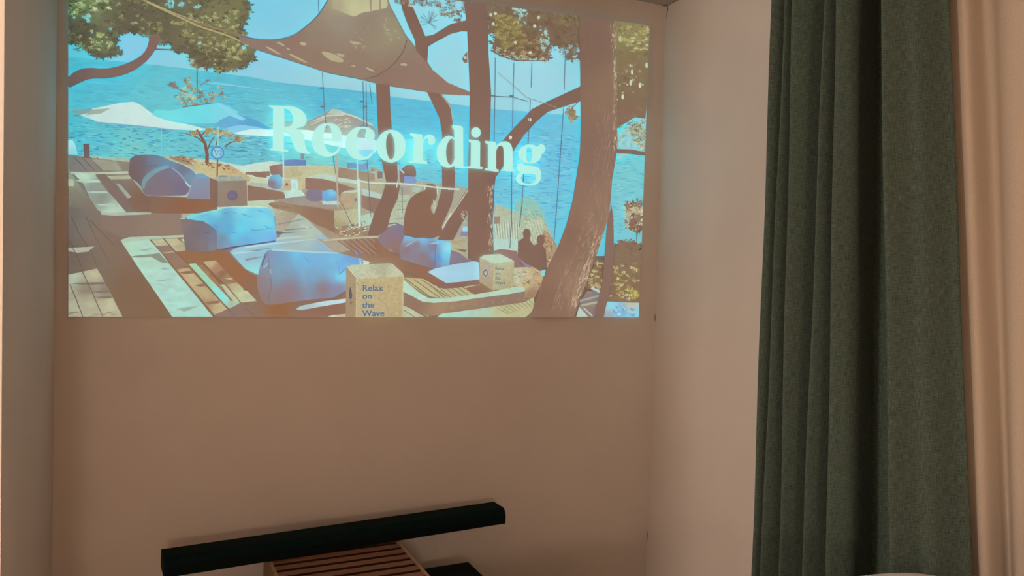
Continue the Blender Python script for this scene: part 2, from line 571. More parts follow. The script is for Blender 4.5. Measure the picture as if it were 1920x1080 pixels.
def chaikin(p, n):
    for _ in range(n):
        q = []
        for i in range(len(p)):
            a, b = p[i], p[(i + 1) % len(p)]
            q += [(a[0] * .75 + b[0] * .25, a[1] * .75 + b[1] * .25), (a[0] * .25 + b[0] * .75, a[1] * .25 + b[1] * .75)]
        p = q
    return p


def inside(p, poly):
    r = False; x, y = p
    for i in range(len(poly)):
        (x0, y0), (x1, y1) = poly[i - 1], poly[i]
        if (y0 > y) != (y1 > y) and x < (x1 - x0) * (y - y0) / (y1 - y0) + x0: r = not r
    return r


def shade(cols, pw=2.6):
    """soft colour field from a few sampled points [(x, y, colour)] in photo pixels"""
    cs = [(x, y, c) for x, y, c in cols]

    def f(x, y):
        t = 0; a = [0, 0, 0]
        for cx_, cy_, c in cs:
            w = 1.0 / (1e-3 + ((x - cx_) ** 2 + (y - cy_) ** 2)) ** (pw / 2)
            t += w
            for k in range(3): a[k] += w * c[k]
        return tuple(k / t for k in a)
    return f


class Layer:
    def __init__(self): self.v, self.f, self.c, self.d, self.cur = [], [], [], [], 0.0

    def conv(self, poly, col):
        poly = qclip(poly)
        if len(poly) < 3: return
        k = len(self.v); self.v += poly; self.d += [self.cur] * len(poly)
        self.f.append(tuple(range(k, k + len(poly))))
        if callable(col): self.c += [emis(col(*p)) for p in poly]
        else: self.c += [emis(col)] * len(poly)

    def poly(self, fr, pts, col, sm=0, holes=(), cell=None):
        self.cur += DQ
        loops = [px(fr, pts)] + [px(fr, h) for h in holes]
        if sm: loops = [chaikin(l, sm) for l in loops]
        flat = [p for l in loops for p in l]
        tris = tessellate_polygon([[Vector((x, y, 0)) for x, y in l] for l in loops])
        if isinstance(col, list):
            x0, y0, s = FR[fr]
            col = shade([(x0 + x / s, y0 + y / s, c) for x, y, c in col]); cell = cell or 9
        for t in tris:
            tr = [flat[i] for i in t]
            if not cell: self.conv(tr, col); continue
            xa, xb = min(p[0] for p in tr), max(p[0] for p in tr); ya, yb = min(p[1] for p in tr), max(p[1] for p in tr)
            for iy in range(math.floor(ya / cell), math.floor(yb / cell) + 1):
                row = clip(clip(tr, 0, 1, -iy * cell), 0, -1, (iy + 1) * cell)
                if len(row) < 3: continue
                for ix in range(math.floor(xa / cell), math.floor(xb / cell) + 1):
                    q = clip(clip(row, 1, 0, -ix * cell), -1, 0, (ix + 1) * cell)
                    if len(q) >= 3: self.conv(q, col)
        return self

    def line(self, fr, pts, w, col, w2=None):
        """stroke: w in photo pixels"""
        self.cur += DQ
        p = px(fr, pts); n = len(p); L, R_ = [], []
        for i in range(n):
            a, b = p[max(0, i - 1)], p[min(n - 1, i + 1)]
            dx, dy = b[0] - a[0], b[1] - a[1]; m = math.hypot(dx, dy) or 1
            ww = (w if w2 is None else w + (w2 - w) * i / (n - 1)) / 2
            L.append((p[i][0] - dy / m * ww, p[i][1] + dx / m * ww)); R_.append((p[i][0] + dy / m * ww, p[i][1] - dx / m * ww))
        for i in range(n - 1): self.conv([L[i], L[i + 1], R_[i + 1], R_[i]], col)
        return self

    def disc(self, fr, c, rx, ry, col, n=18, hole=0.0):
        pts = [(c[0] + rx * math.cos(2 * math.pi * i / n), c[1] + ry * math.sin(2 * math.pi * i / n)) for i in range(n)]
        if hole:
            h = [(c[0] + rx * hole * math.cos(2 * math.pi * i / n), c[1] + ry * hole * math.sin(2 * math.pi * i / n)) for i in range(n)]
            return self.poly(fr, pts, col, 0, (h,))
        return self.poly(fr, pts, col)

    def tufts(self, fr, region, n, size, pal, spikes=5, flat=0.7):
        reg = px(fr, region)
        xa, xb = min(p[0] for p in reg), max(p[0] for p in reg); ya, yb = min(p[1] for p in reg), max(p[1] for p in reg)
        k = tries = 0; self.cur += DQ; base = self.cur
        while k < n and tries < n * 30:
            tries += 1
            x, y = RND.uniform(xa, xb), RND.uniform(ya, yb)
            if not inside((x, y), reg): continue
            k += 1; self.cur = base + (k % 30) * 5e-6; c = RND.choice(pal); j = RND.uniform(-8, 8); c = tuple(max(0, q + j) for q in c)
            s = size * RND.uniform(.6, 1.3); a0 = RND.random() * 6.28
            for q in range(spikes):
                a = a0 + q * 6.283 / spikes + RND.uniform(-.4, .4); r = s * RND.uniform(.6, 1.2); wd = 0.32
                self.conv([(x, y), (x + r * .6 * math.cos(a - wd), y + r * .6 * flat * math.sin(a - wd)), (x + r * math.cos(a), y + r * flat * math.sin(a)),
                           (x + r * .6 * math.cos(a + wd), y + r * .6 * flat * math.sin(a + wd))], c)
        self.cur = base + 1.6e-4
        return self

    def fringe(self, fr, region, n, size, pal, spikes=6, flat=0.8):
        reg = px(fr, region); L = [math.dist(reg[i - 1], reg[i]) for i in range(len(reg))]; T_ = sum(L)
        for i in range(len(reg)):
            (xa, ya), (xb, yb) = reg[i - 1], reg[i]
            for _ in range(max(1, int(n * L[i] / T_))):
                t = RND.random(); x, y = xa + (xb - xa) * t, ya + (yb - ya) * t; q = 0.5
                self.tufts('P', [(x - q, y - q), (x + q, y - q), (x + q, y + q), (x - q, y + q)], 1, size * RND.uniform(.5, 1.3), pal, spikes, flat); self.cur -= 1.6e-4
        self.cur += 1.6e-4
        return self

    def flecks(self, fr, region, n, ln, th, pal, ang=0.0, jit=0.15):
        reg = px(fr, region)
        xa, xb = min(p[0] for p in reg), max(p[0] for p in reg); ya, yb = min(p[1] for p in reg), max(p[1] for p in reg)
        k = tries = 0; self.cur += DQ; base = self.cur
        while k < n and tries < n * 30:
            tries += 1
            x, y = RND.uniform(xa, xb), RND.uniform(ya, yb)
            if not inside((x, y), reg): continue
            k += 1; self.cur = base + (k % 12) * 5e-6; c = RND.choice(pal); a = ang + RND.uniform(-jit, jit); l = ln * RND.uniform(.4, 1.4) / 2; t = th * RND.uniform(.5, 1.3) / 2
            ca, sa = math.cos(a), math.sin(a)
            self.conv([(x - l * ca, y - l * sa), (x + t * sa, y - t * ca), (x + l * ca, y + l * sa), (x - t * sa, y + t * ca)], c)
        return self

    def done(self, name, mat, parent, label=None, stuff=False):
        org = picture_org
        vs = []
        for (u, v), dd in zip(self.v, self.d):
            p = on_y(u, v, D - depth_now[0] - dd); vs.append((p.x - org.x, p.y - org.y, p.z - org.z))
        depth_now[0] += (max(self.d) if self.d else 0) + 3e-5
        o = mesh_obj(name, vs, self.f, PM[mat], parent)
        for an, k in (('Col', 0), ('Base', 1)):
            at = o.data.color_attributes.new(an, 'FLOAT_COLOR', 'POINT')
            flat = []
            for c in self.c: flat += [*c[k], 1.0]
            at.data.foreach_set('color', flat)
        if label: o['label'] = label
        if stuff: o['kind'] = 'stuff'
        return o


picture_org = Vector((on_y(660, 595, D).x, D, on_y(660, 595, D).z))
PIC = tag(empty('projected_picture', picture_org), 'bright projected seaside terrace picture reading Recording on the back wall', 'projection')


def part(name, mat='plain', label=None, parent=None, stuff=False):
    """decorator: the function draws into a fresh layer, which becomes one part of the picture"""
    def wrap(fn):
        l = Layer(); fn(l)
        return l.done(name, mat, parent or PIC, label, stuff)
    return wrap


TRUNK = (138, 106, 94)
HORIZON = [(128, 106), (275, 120), (345, 128), (475, 145), (517, 154), (700, 173), (735, 181), (857, 196), (930, 205), (985, 209), (1082, 217), (1215, 232)]


@part('sky', 'sky')
def _(l):
    l.poly('P', [(128, -95), (1220, -95)] + [(x, y + 3) for x, y in HORIZON[::-1]],
           [(500, 20, (134, 204, 228)), (480, 110, (150, 205, 226)), (640, 150, (160, 208, 218)), (240, 90, (146, 203, 228)), (840, 80, (158, 214, 228)),
            (990, 150, (166, 214, 226)), (850, 160, (160, 212, 222)), (150, 95, (120, 205, 220)), (1180, 60, (150, 190, 200)), (330, 0, (150, 215, 215))], cell=20)


@part('sea', 'sea')
def _(l):
    l.poly('P', HORIZON + [(1215, 480), (900, 480), (460, 345), (128, 320)],
           [(200, 150, (98, 192, 210)), (180, 270, (104, 196, 208)), (300, 260, (112, 198, 206)), (250, 300, (135, 205, 195)), (420, 165, (98, 188, 208)), (620, 190, (98, 186, 212)),
            (480, 270, (112, 190, 205)), (600, 310, (125, 195, 195)), (790, 210, (98, 186, 216)), (980, 240, (112, 190, 218)), (1030, 300, (120, 194, 220)), (1000, 380, (124, 198, 218)),
            (1180, 320, (128, 200, 206)), (1180, 400, (128, 196, 206)), (820, 310, (115, 195, 212))], cell=16)


@part('water_ripples', 'plain', stuff=True)
def _(l):
    dk, lt = [(80, 160, 190), (88, 168, 196), (95, 165, 190), (84, 152, 178)], [(135, 210, 220), (145, 215, 222)]
    l.flecks('P', [(130, 215), (500, 245), (500, 300), (130, 295)], 420, 16, 2.3, dk + lt[:1], 0.04)
    l.flecks('P', [(130, 150), (560, 175), (700, 185), (700, 230), (130, 210)], 300, 20, 1.5, [(86, 170, 196), (120, 200, 215)], 0.06)
    l.flecks('P', [(460, 250), (640, 285), (860, 300), (860, 350), (460, 310)], 200, 14, 2.2, dk + lt, 0.06)
    l.flecks('P', [(925, 240), (1085, 255), (1075, 370), (1045, 440), (1000, 400), (925, 380)], 420, 17, 1.8, [(92, 168, 205), (98, 175, 208), (145, 208, 226)], 0.05)
    l.flecks('P', [(1158, 290), (1208, 292), (1205, 400), (1145, 470)], 160, 13, 1.6, [(98, 172, 190), (150, 212, 215)], 0.05)
    l.line('A', [(1560, 620), (1920, 662)], 1.4, (150, 208, 220)); l.line('B', [(0, 618), (430, 678)], 1.2, (140, 202, 216))


# parasols over the water -----------------------------------------------------
@part('parasol', 'cloth', 'white parasol over the water')
def _(l):
    l.poly('A', [(530, 830), (690, 815), (820, 812), (780, 850), (690, 880), (600, 868)], (150, 172, 165))
    l.poly('A', [(600, 862), (700, 838), (690, 815), (910, 770), (1000, 763), (1060, 790), (1130, 845), (1180, 880), (1260, 905), (1400, 930), (1550, 970), (1500, 980), (1300, 970), (1080, 945), (740, 915)],
           [(800, 850, (205, 228, 222)), (1000, 880, (208, 230, 225)), (1400, 955, (200, 235, 230))])
    l.poly('A', [(690, 822), (830, 812), (760, 850), (640, 866)], (172, 178, 165))
    l.line('A', [(740, 917), (1080, 948), (1310, 974)], 1.5, (130, 165, 200))
    for x in (246, 303): l.line('P', [(x, 238), (x - 1, 300)], 1.4, (140, 205, 212))


@part('parasol', 'cloth', 'turquoise and blue parasol')
def _(l):
    l.poly('A', [(1140, 860), (1170, 825), (1230, 820), (1260, 835), (1400, 805), (1620, 775), (1720, 800), (1790, 840), (1740, 890), (1600, 925), (1400, 925), (1260, 905), (1180, 880)],
           [(1250, 860, (120, 222, 228)), (1500, 850, (116, 216, 226)), (1700, 850, (130, 215, 230))])
    l.poly('B', [(50, 900), (160, 850), (240, 870), (330, 905), (430, 960), (440, 1000), (240, 985), (60, 960), (20, 930)], [(100, 920, (110, 176, 215)), (350, 940, (95, 165, 205))])
    l.poly('B', [(20, 770), (60, 775), (150, 840), (240, 890), (220, 905), (130, 870), (90, 830)], (140, 215, 232))
    l.poly('B', [(60, 970), (200, 935), (320, 950), (420, 975), (430, 1010), (150, 1000)], (140, 205, 232))
    l.poly('B', [(150, 1000), (300, 975), (440, 978), (440, 1020), (230, 1015)], (208, 236, 232))
    l.poly('P', [(437, 250), (470, 242), (512, 243), (512, 256), (470, 254)], (206, 238, 232))


@part('parasol', 'cloth', 'grey-brown parasol behind the lettering')
def _(l):
    l.poly('F', [(200, 160), (350, 130), (560, 130), (700, 70), (770, 25), (860, 42), (1000, 85), (1150, 165), (1190, 240), (1180, 300), (900, 300), (560, 300), (350, 260), (340, 200)],
           [(400, 140, (150, 145, 140)), (800, 120, (168, 156, 145)), (1100, 200, (155, 150, 145)), (620, 180, (160, 140, 130))])
    l.poly('F', [(740, 60), (780, 18), (860, 35), (900, 60), (860, 72)], (180, 195, 180))
    l.line('F', [(860, 50), (1000, 95), (1150, 168)], 2.6, (205, 215, 205))
    l.poly('F', [(570, 145), (720, 75), (900, 62), (890, 80), (730, 90)], (200, 205, 190))
    l.poly('F', [(560, 170), (700, 100), (740, 105), (640, 150)], (188, 182, 168))
    l.flecks('F', [(780, 90), (960, 95), (960, 190), (820, 180)], 16, 10, 3, [(195, 192, 175)], -0.3)
    l.poly('F', [(345, 205), (560, 210), (900, 260), (1180, 300), (1200, 360), (1160, 420), (1000, 390), (880, 370), (560, 300), (350, 260)], [(500, 240, (200, 235, 225)), (1080, 330, (192, 216, 222))])
    l.poly('F', [(1010, 390), (1150, 385), (1150, 440), (1040, 470), (1010, 430)], (140, 205, 230))
    l.poly('F', [(1360, 300), (1520, 290), (1660, 310), (1700, 370), (1600, 400), (1440, 390)], (120, 208, 222))
    l.poly('F', [(1380, 400), (1450, 380), (1620, 430), (1640, 500), (1400, 520)], (125, 210, 212))


# the shore and the terraces ---------------------------------------------------
@part('shore', 'stone')
def _(l):
    l.poly('P', [(150, 290), (245, 298), (320, 292), (400, 300), (460, 312), (505, 302), (560, 308), (640, 312), (700, 330), (790, 340), (880, 352), (880, 480), (700, 470), (460, 420), (130, 420), (128, 300)],
           [(200, 310, (178, 190, 165)), (480, 308, (200, 222, 205)), (600, 320, (192, 192, 155)), (800, 400, (175, 165, 145)), (600, 380, (160, 135, 118)), (180, 400, (145, 125, 112))], cell=12)
    l.poly('D', [(1640, 545), (1860, 500), (1920, 498), (1920, 582), (1760, 590), (1680, 560)], (202, 222, 206))
    l.poly('D', [(1755, 592), (1920, 582), (1920, 640), (1820, 632)], (145, 114, 106))
    l.poly('D', [(1750, 680), (1920, 690), (1920, 850), (1755, 850)], (148, 112, 98))
    l.poly('D', [(1680, 600), (1780, 630), (1920, 655), (1920, 690), (1740, 680)], (198, 205, 170))
    l.poly('D', [(1745, 858), (1920, 870), (1920, 910), (1750, 905)], (192, 205, 175))


@part('rocks', 'stone')
def _(l):
    l.poly('D', [(1040, 460), (1150, 440), (1230, 455), (1290, 490), (1420, 500), (1600, 530), (1680, 580), (1780, 640), (1760, 690), (1640, 640), (1400, 640), (1290, 600), (1250, 545)],
           [(1150, 470, (165, 140, 115)), (1340, 560, (200, 190, 145)), (1600, 560, (195, 170, 130)), (1500, 610, (200, 185, 140))])
    l.flecks('D', [(1050, 450), (1250, 460), (1420, 505), (1600, 530), (1660, 590), (1400, 540), (1260, 520)], 60, 8, 2.6, [(145, 100, 85), (150, 108, 90), (205, 195, 160)], 0.3, .6)


@part('far_deck', 'wood')
def _(l):
    l.poly('D', [(135, 430), (330, 458), (690, 500), (700, 640), (830, 800), (1470, 830), (1480, 960), (760, 965), (430, 990), (135, 560)],
           [(250, 500, (150, 138, 130)), (600, 540, (152, 140, 125)), (760, 860, (142, 108, 92)), (1250, 880, (150, 104, 80)), (560, 760, (138, 120, 112))])
    for a in (190, 260, 330, 390): l.line('D', [(a, 455), (a + 110, 575)], 1.6, (128, 110, 104))
    l.poly('D', [(340, 470), (560, 490), (620, 575), (450, 575)], (165, 160, 142))
    l.poly('D', [(150, 585), (400, 592), (670, 580), (676, 606), (400, 612), (160, 606)], (192, 198, 168))
    l.poly('D', [(135, 650), (180, 655), (185, 715), (135, 715)], (190, 195, 165))
    l.poly('D', [(180, 600), (370, 602), (420, 680), (480, 750), (560, 840), (660, 955), (430, 975), (330, 830), (270, 690)],
           [(280, 620, (198, 222, 198)), (350, 720, (155, 158, 148)), (440, 820, (150, 152, 142)), (530, 940, (190, 208, 188))])
    l.poly('D', [(200, 662), (410, 658), (430, 682), (250, 682)], (192, 212, 188))
    for y in (765, 878): l.poly('D', [(300 + (y - 765) * .8, y), (470 + (y - 765) * .75, y - 6), (500 + (y - 765) * .6, y + 14), (330 + (y - 765) * .7, y + 12)], (186, 204, 182))
    l.poly('D', [(380, 605), (470, 605), (745, 960), (665, 960)], (140, 116, 108))
    l.poly('D', [(560, 690), (600, 695), (705, 815), (668, 825)], (168, 168, 156))
    l.poly('D', [(480, 625), (690, 615), (700, 650), (520, 655)], (182, 180, 150))


@part('post', 'plain', 'short dark post')
def _(l):
    l.poly('D', [(268, 335), (325, 332), (327, 462), (277, 462)], (130, 108, 104))


@part('white_seat', 'plain')
def _(l):
    l.poly('D', [(130, 295), (175, 305), (200, 350), (220, 430), (130, 430)], [(150, 340, (190, 238, 236)), (190, 410, (165, 215, 220))])


@part('pine_sapling', 'plain')
def _(l):
    l.line('D', [(1382, 505), (1385, 430), (1365, 330), (1325, 260), (1290, 205)], 7, (140, 92, 82), 4)
    for pts in ([(1385, 400), (1410, 330), (1450, 270)], [(1370, 340), (1300, 280), (1190, 240)], [(1465, 345), (1480, 290), (1540, 250)], [(1540, 360), (1600, 320), (1680, 310)], [(1330, 260), (1380, 210)]):
        l.line('D', pts, 3, (135, 100, 88), 1.5)
    pal = [(185, 165, 105), (170, 145, 90), (150, 110, 75), (205, 190, 130), (165, 125, 80)]
    for c, r in (((1400, 215), 60), ((1560, 245), 60), ((1660, 295), 55), ((1480, 230), 40), ((1260, 235), 40)):
        l.tufts('D', [(c[0] - r, c[1]), (c[0], c[1] - r * .6), (c[0] + r, c[1]), (c[0], c[1] + r * .6)], 22, 5, pal)


@part('round_sign', 'plain', 'round blue sign on a thin pole')
def _(l):
    l.line('D', [(1485, 180), (1480, 380)], 1.6, (165, 215, 215))
    l.line('D', [(1478, 470), (1474, 640)], 3, (150, 110, 90))
    l.disc('D', (1478, 415), 62, 62, (92, 150, 196))
    l.disc('D', (1478, 415), 46, 46, (152, 205, 220))
    l.line('D', [(1450, 385), (1468, 435), (1485, 395)], 2, (90, 150, 196)); l.line('D', [(1490, 390), (1515, 400), (1500, 440)], 2, (90, 150, 196))


@part('beanbag', 'cloth', 'dark shaded beanbag at the back of the terrace')
def _(l):
    l.poly('D', [(692, 440), (870, 427), (960, 440), (1050, 485), (1160, 520), (1250, 570), (1285, 610), (1275, 650), (1240, 720), (1100, 700), (830, 780), (780, 700), (680, 630), (680, 560)],
           [(760, 500, (128, 108, 114)), (720, 600, (128, 105, 106)), (920, 470, (120, 130, 152)), (1020, 510, (110, 148, 172)), (1180, 560, (120, 122, 142)), (1240, 620, (125, 150, 172))], 1)
    l.line('D', [(690, 530), (800, 540), (930, 530)], 1, (120, 104, 112))


@part('beanbag', 'cloth', 'mauve shaded beanbag in front of the dark one')
def _(l):
    l.poly('D', [(785, 700), (820, 620), (900, 565), (1010, 528), (1065, 545), (1130, 590), (1190, 660), (1240, 720), (1205, 790), (1150, 803), (830, 803), (805, 760)],
           [(1000, 720, (138, 118, 128)), (1150, 740, (130, 116, 138)), (900, 640, (135, 122, 130)), (1080, 600, (128, 120, 140))], 1)
    l.poly('D', [(788, 700), (825, 615), (910, 560), (1010, 525), (1065, 545), (960, 575), (870, 640), (825, 700), (820, 760)], [(850, 630, (128, 156, 162)), (1000, 545, (122, 165, 180))], 1)
    l.line('D', [(1065, 548), (1130, 600), (1190, 670), (1235, 725)], 2.4, (150, 170, 195))
    l.line('D', [(1190, 680), (1228, 722)], 3, (190, 205, 215))


@part('mat', 'cloth')
def _(l):
    l.poly('D', [(1280, 605), (1345, 600), (1412, 640), (1280, 645)], (118, 165, 188))
    l.poly('D', [(1240, 640), (1412, 640), (1406, 832), (1200, 828), (1240, 720)], [(1330, 680, (138, 150, 172)), (1330, 810, (142, 138, 158))])


@part('cube_table', 'stone', 'shaded concrete cube with a round emblem')
def _(l):
    l.poly('D', [(1408, 640), (1482, 662), (1482, 905), (1408, 830)], (140, 110, 98))
    l.poly('D', [(1480, 662), (1742, 660), (1748, 890), (1480, 905)], [(1520, 700, (152, 136, 124)), (1700, 860, (150, 128, 114))])
    l.poly('D', [(1440, 650), (1500, 615), (1690, 622), (1748, 664), (1480, 670)], (168, 174, 158))
    l.poly('D', [(1490, 622), (1560, 618), (1565, 632), (1495, 636)], (135, 150, 152))
    l.line('D', [(1746, 665), (1749, 885)], 1.6, (190, 195, 170))
    l.disc('D', (1612, 800), 48, 48, (122, 108, 134)); l.line('D', [(1590, 800), (1635, 798)], 1.5, (150, 132, 140))


# middle distance terraces ------------------------------------------------------
@part('terrace', 'stone')
def _(l):
    l.poly('F', [(0, 590), (220, 580), (220, 625), (0, 612)], (150, 118, 106))
    l.poly('F', [(20, 710), (350, 765), (360, 830), (200, 862), (20, 850)], (150, 116, 102))
    l.poly('F', [(10, 678), (200, 690), (350, 752), (350, 772), (200, 735), (10, 706)], (182, 190, 176))
    l.poly('F', [(345, 760), (500, 752), (540, 800), (360, 822)], (192, 225, 212))
    l.poly('F', [(20, 850), (260, 838), (270, 860), (200, 905), (20, 890)], (192, 205, 180))


@part('terrace', 'stone')
def _(l):
    l.poly('F', [(215, 535), (340, 510), (345, 640), (230, 612)], (150, 114, 108))
    l.poly('F', [(335, 540), (572, 538), (592, 560), (550, 622), (345, 642)], [(450, 590, (188, 178, 142)), (560, 570, (195, 190, 160))])
    l.poly('F', [(470, 640), (545, 640), (535, 745), (470, 740)], (192, 188, 152))


@part('beanbag', 'cloth', 'small blue-violet beanbag far back')
def _(l):
    l.poly('F', [(350, 482), (430, 474), (545, 480), (548, 530), (350, 534)], [(390, 510, (112, 130, 178)), (510, 500, (106, 124, 178))])
    l.poly('F', [(496, 420), (530, 425), (528, 475), (500, 470)], (130, 112, 122))


@part('terrace', 'stone')
def _(l):
    l.poly('F', [(540, 640), (700, 650), (820, 680), (1000, 740), (980, 765), (860, 805), (700, 755), (540, 742)], (150, 118, 106))
    l.poly('F', [(560, 632), (700, 608), (840, 632), (1010, 668), (1012, 695), (800, 664)], (186, 208, 194))
    l.poly('F', [(840, 545), (1165, 600), (1165, 672), (1000, 662), (830, 635)], [(900, 590, (160, 132, 112)), (1100, 640, (165, 140, 118))])
    l.poly('F', [(1165, 560), (1240, 580), (1230, 650), (1170, 665)], (180, 178, 155))
    l.poly('F', [(1190, 580), (1235, 585), (1235, 645), (1190, 650)], (145, 112, 104))
    l.poly('F', [(1050, 735), (1230, 790), (1230, 830), (1060, 800)], (186, 205, 195))
    l.poly('F', [(1045, 795), (1225, 832), (1165, 960), (1045, 905)], (152, 118, 106))


@part('beanbag', 'cloth', 'tiny violet beanbag far back under the letter c')
def _(l): l.poly('F', [(915, 505), (985, 500), (1003, 520), (1000, 552), (918, 552)], (118, 140, 182))


@part('beanbag', 'cloth', 'tiny pale blue beanbag far back beside a cube')
def _(l):
    l.poly('F', [(1010, 520), (1090, 515), (1110, 545), (1080, 575), (1015, 570)], (128, 150, 188))
    l.poly('F', [(1115, 540), (1180, 545), (1178, 595), (1115, 590)], (178, 165, 140)); l.disc('F', (1142, 570), 10, 10, (130, 118, 120))


@part('beanbag', 'cloth', 'small beanbag, half violet half sky blue')
def _(l):
    l.poly('F', [(198, 715), (205, 660), (235, 615), (330, 608), (335, 735), (270, 745)], [(240, 690, (140, 120, 134)), (310, 640, (118, 198, 226)), (260, 630, (120, 175, 210))], 1)


@part('cube_table', 'stone', 'small far cube beside the half violet beanbag')
def _(l):
    l.poly('F', [(345, 662), (412, 655), (416, 752), (345, 745)], (192, 176, 146)); l.disc('F', (373, 700), 12, 14, (125, 108, 108))
    l.poly('F', [(412, 655), (470, 660), (470, 762), (416, 756)], (186, 226, 220))


@part('terrace', 'stone')
def _(l):
    l.poly('F', [(265, 835), (550, 800), (830, 862), (850, 900), (750, 915), (300, 855)], [(400, 830, (158, 150, 142)), (700, 880, (165, 150, 142))])
    l.poly('F', [(200, 872), (275, 850), (802, 938), (806, 1135), (640, 1060), (480, 965), (255, 915)], [(300, 890, (160, 135, 112)), (700, 980, (150, 116, 98))])
    l.poly('F', [(800, 938), (1012, 920), (1016, 1085), (860, 1130), (805, 1120)], [(900, 960, (188, 184, 150)), (850, 1080, (170, 158, 125))])
    l.flecks('F', [(210, 872), (440, 905), (440, 920), (230, 900)], 20, 8, 1.6, [(140, 112, 94)], .2)
    l.poly('F', [(690, 850), (830, 850), (860, 880), (700, 880)], (190, 215, 210))


@part('beanbag', 'cloth', 'shaded violet beanbag on the middle platform')
def _(l): l.poly('F', [(545, 745), (620, 736), (695, 752), (698, 854), (550, 852)], (136, 124, 142), 1)


@part('beanbag', 'cloth', 'sky-blue beanbag on the middle platform')
def _(l):
    l.poly('F', [(685, 770), (760, 740), (822, 762), (822, 845), (700, 858)], [(720, 800, (112, 170, 218)), (780, 770, (128, 200, 232)), (800, 830, (120, 160, 200))], 1)


@part('cube_table', 'stone', 'small pale cube on the middle platform')
def _(l):
    l.poly('F', [(858, 778), (950, 768), (950, 905), (870, 905)], (184, 162, 132))
    l.poly('F', [(950, 768), (1012, 765), (1012, 905), (950, 905)], (178, 156, 126))
    l.poly('F', [(858, 780), (900, 758), (1000, 748), (1012, 768), (950, 775)], (192, 205, 178)); l.disc('F', (992, 838), 10, 16, (118, 106, 112))


@part('terrace', 'stone')
def _(l):
    l.poly('F', [(1380, 790), (1480, 790), (1440, 1000), (1430, 1100), (1280, 1090), (1300, 960)], (182, 190, 165))
    for y in (860, 930, 1010): l.line('F', [(1330, y), (1450, y - 8)], 1.5, (150, 150, 138))
    l.poly('F', [(1390, 715), (1600, 722), (1560, 785), (1390, 800)], (168, 158, 146))
    l.poly('F', [(1500, 725), (1590, 725), (1560, 775), (1500, 765)], (176, 190, 172))


@part('rubble', 'stone')
def _(l):
    l.poly('G', [(805, 130), (900, 110), (1100, 60), (1105, 200), (860, 210), (800, 180)], (160, 130, 108))
    l.poly('F', [(1040, 980), (1150, 960), (1140, 1060), (1050, 1080)], (180, 205, 185))
    l.flecks('G', [(820, 130), (1100, 60), (1100, 200), (860, 200)], 50, 9, 3, [(195, 192, 160), (148, 108, 92), (190, 205, 185)], 0, .7)


@part('seated_figure', 'plain', 'far figure in front of the water')
def _(l):
    l.poly('F', [(1405, 560), (1450, 525), (1515, 520), (1540, 580), (1535, 640), (1480, 640), (1430, 690), (1395, 690), (1385, 600)], (140, 106, 96), 1)
    l.poly('F', [(1430, 622), (1520, 628), (1545, 668), (1530, 692), (1425, 688)], (132, 150, 196))
    l.line('F', [(1395, 565), (1430, 600)], 3, (185, 200, 205))


# the decks in front ----------------------------------------------------------
@part('near_deck', 'wood')
def _(l):
    l.poly('E', [(130, -60), (430, -20), (430, 15), (1150, 5), (1185, 195), (1530, 340), (1830, 590), (1920, 700), (1920, 935), (130, 935)],
           [(250, 100, (142, 126, 116)), (500, 180, (142, 116, 102)), (300, 420, (138, 118, 106)), (700, 700, (138, 108, 88)), (300, 600, (140, 118, 100)), (1300, 420, (156, 112, 84)),
            (1700, 500, (158, 110, 80)), (1850, 850, (146, 116, 100)), (900, 850, (140, 108, 86))])
    l.poly('E', [(425, 12), (1150, 3), (1172, 190), (900, 205), (620, 215), (430, 140)], [(520, 100, (148, 124, 112)), (1000, 100, (152, 128, 114))])
    l.poly('E', [(425, -10), (880, -8), (880, 8), (540, 22), (440, 12)], (178, 186, 168))


@part('plank_line', 'plain', stuff=True)
def _(l):
    c = (122, 100, 90)
    for pts in ([(160, 20), (230, 180), (330, 330), (400, 480)], [(140, 230), (220, 400), (270, 520)], [(290, 20), (380, 220), (500, 430)], [(330, 60), (560, 300)]): l.line('E', pts, 1.3, c)


@part('sun_patch', 'wood', 'sunlit boards at the lower left of the deck')
def _(l):
    l.poly('E', [(135, 552), (265, 525), (392, 498), (430, 560), (520, 730), (622, 930), (135, 930)],
           [(180, 560, (192, 196, 172)), (370, 550, (196, 188, 158)), (300, 680, (158, 140, 122)), (470, 690, (150, 132, 118)), (180, 860, (192, 184, 158)), (500, 820, (196, 190, 158)), (320, 820, (190, 180, 152))], cell=6)
    for y, x0, x1 in ((632, 150, 460), (705, 350, 505), (755, 370, 520)):
        l.poly('E', [(x0, y), ((x0 + x1) / 2, y - 8), (x1, y - 14), (x1 + 8, y + 6), ((x0 + x1) / 2, y + 12)], (145, 124, 110))
    for pts in ([(185, 540), (265, 640), (150, 640)][:0] or [(262, 525), (340, 690), (445, 930)], [(150, 640), (200, 760), (265, 930)]): l.line('E', pts, 1.8, (135, 112, 98))
    l.flecks('E', [(140, 880), (600, 880), (620, 930), (140, 930)], 14, 16, 2, [(160, 138, 118)], -.05)


@part('sun_patch', 'wood', 'small sunlit streak on the left deck')
def _(l):
    l.poly('E', [(135, 312), (370, 298), (310, 345), (220, 355), (135, 340)], (188, 182, 162)); l.line('E', [(175, 315), (195, 350)], 1.8, (135, 112, 98))


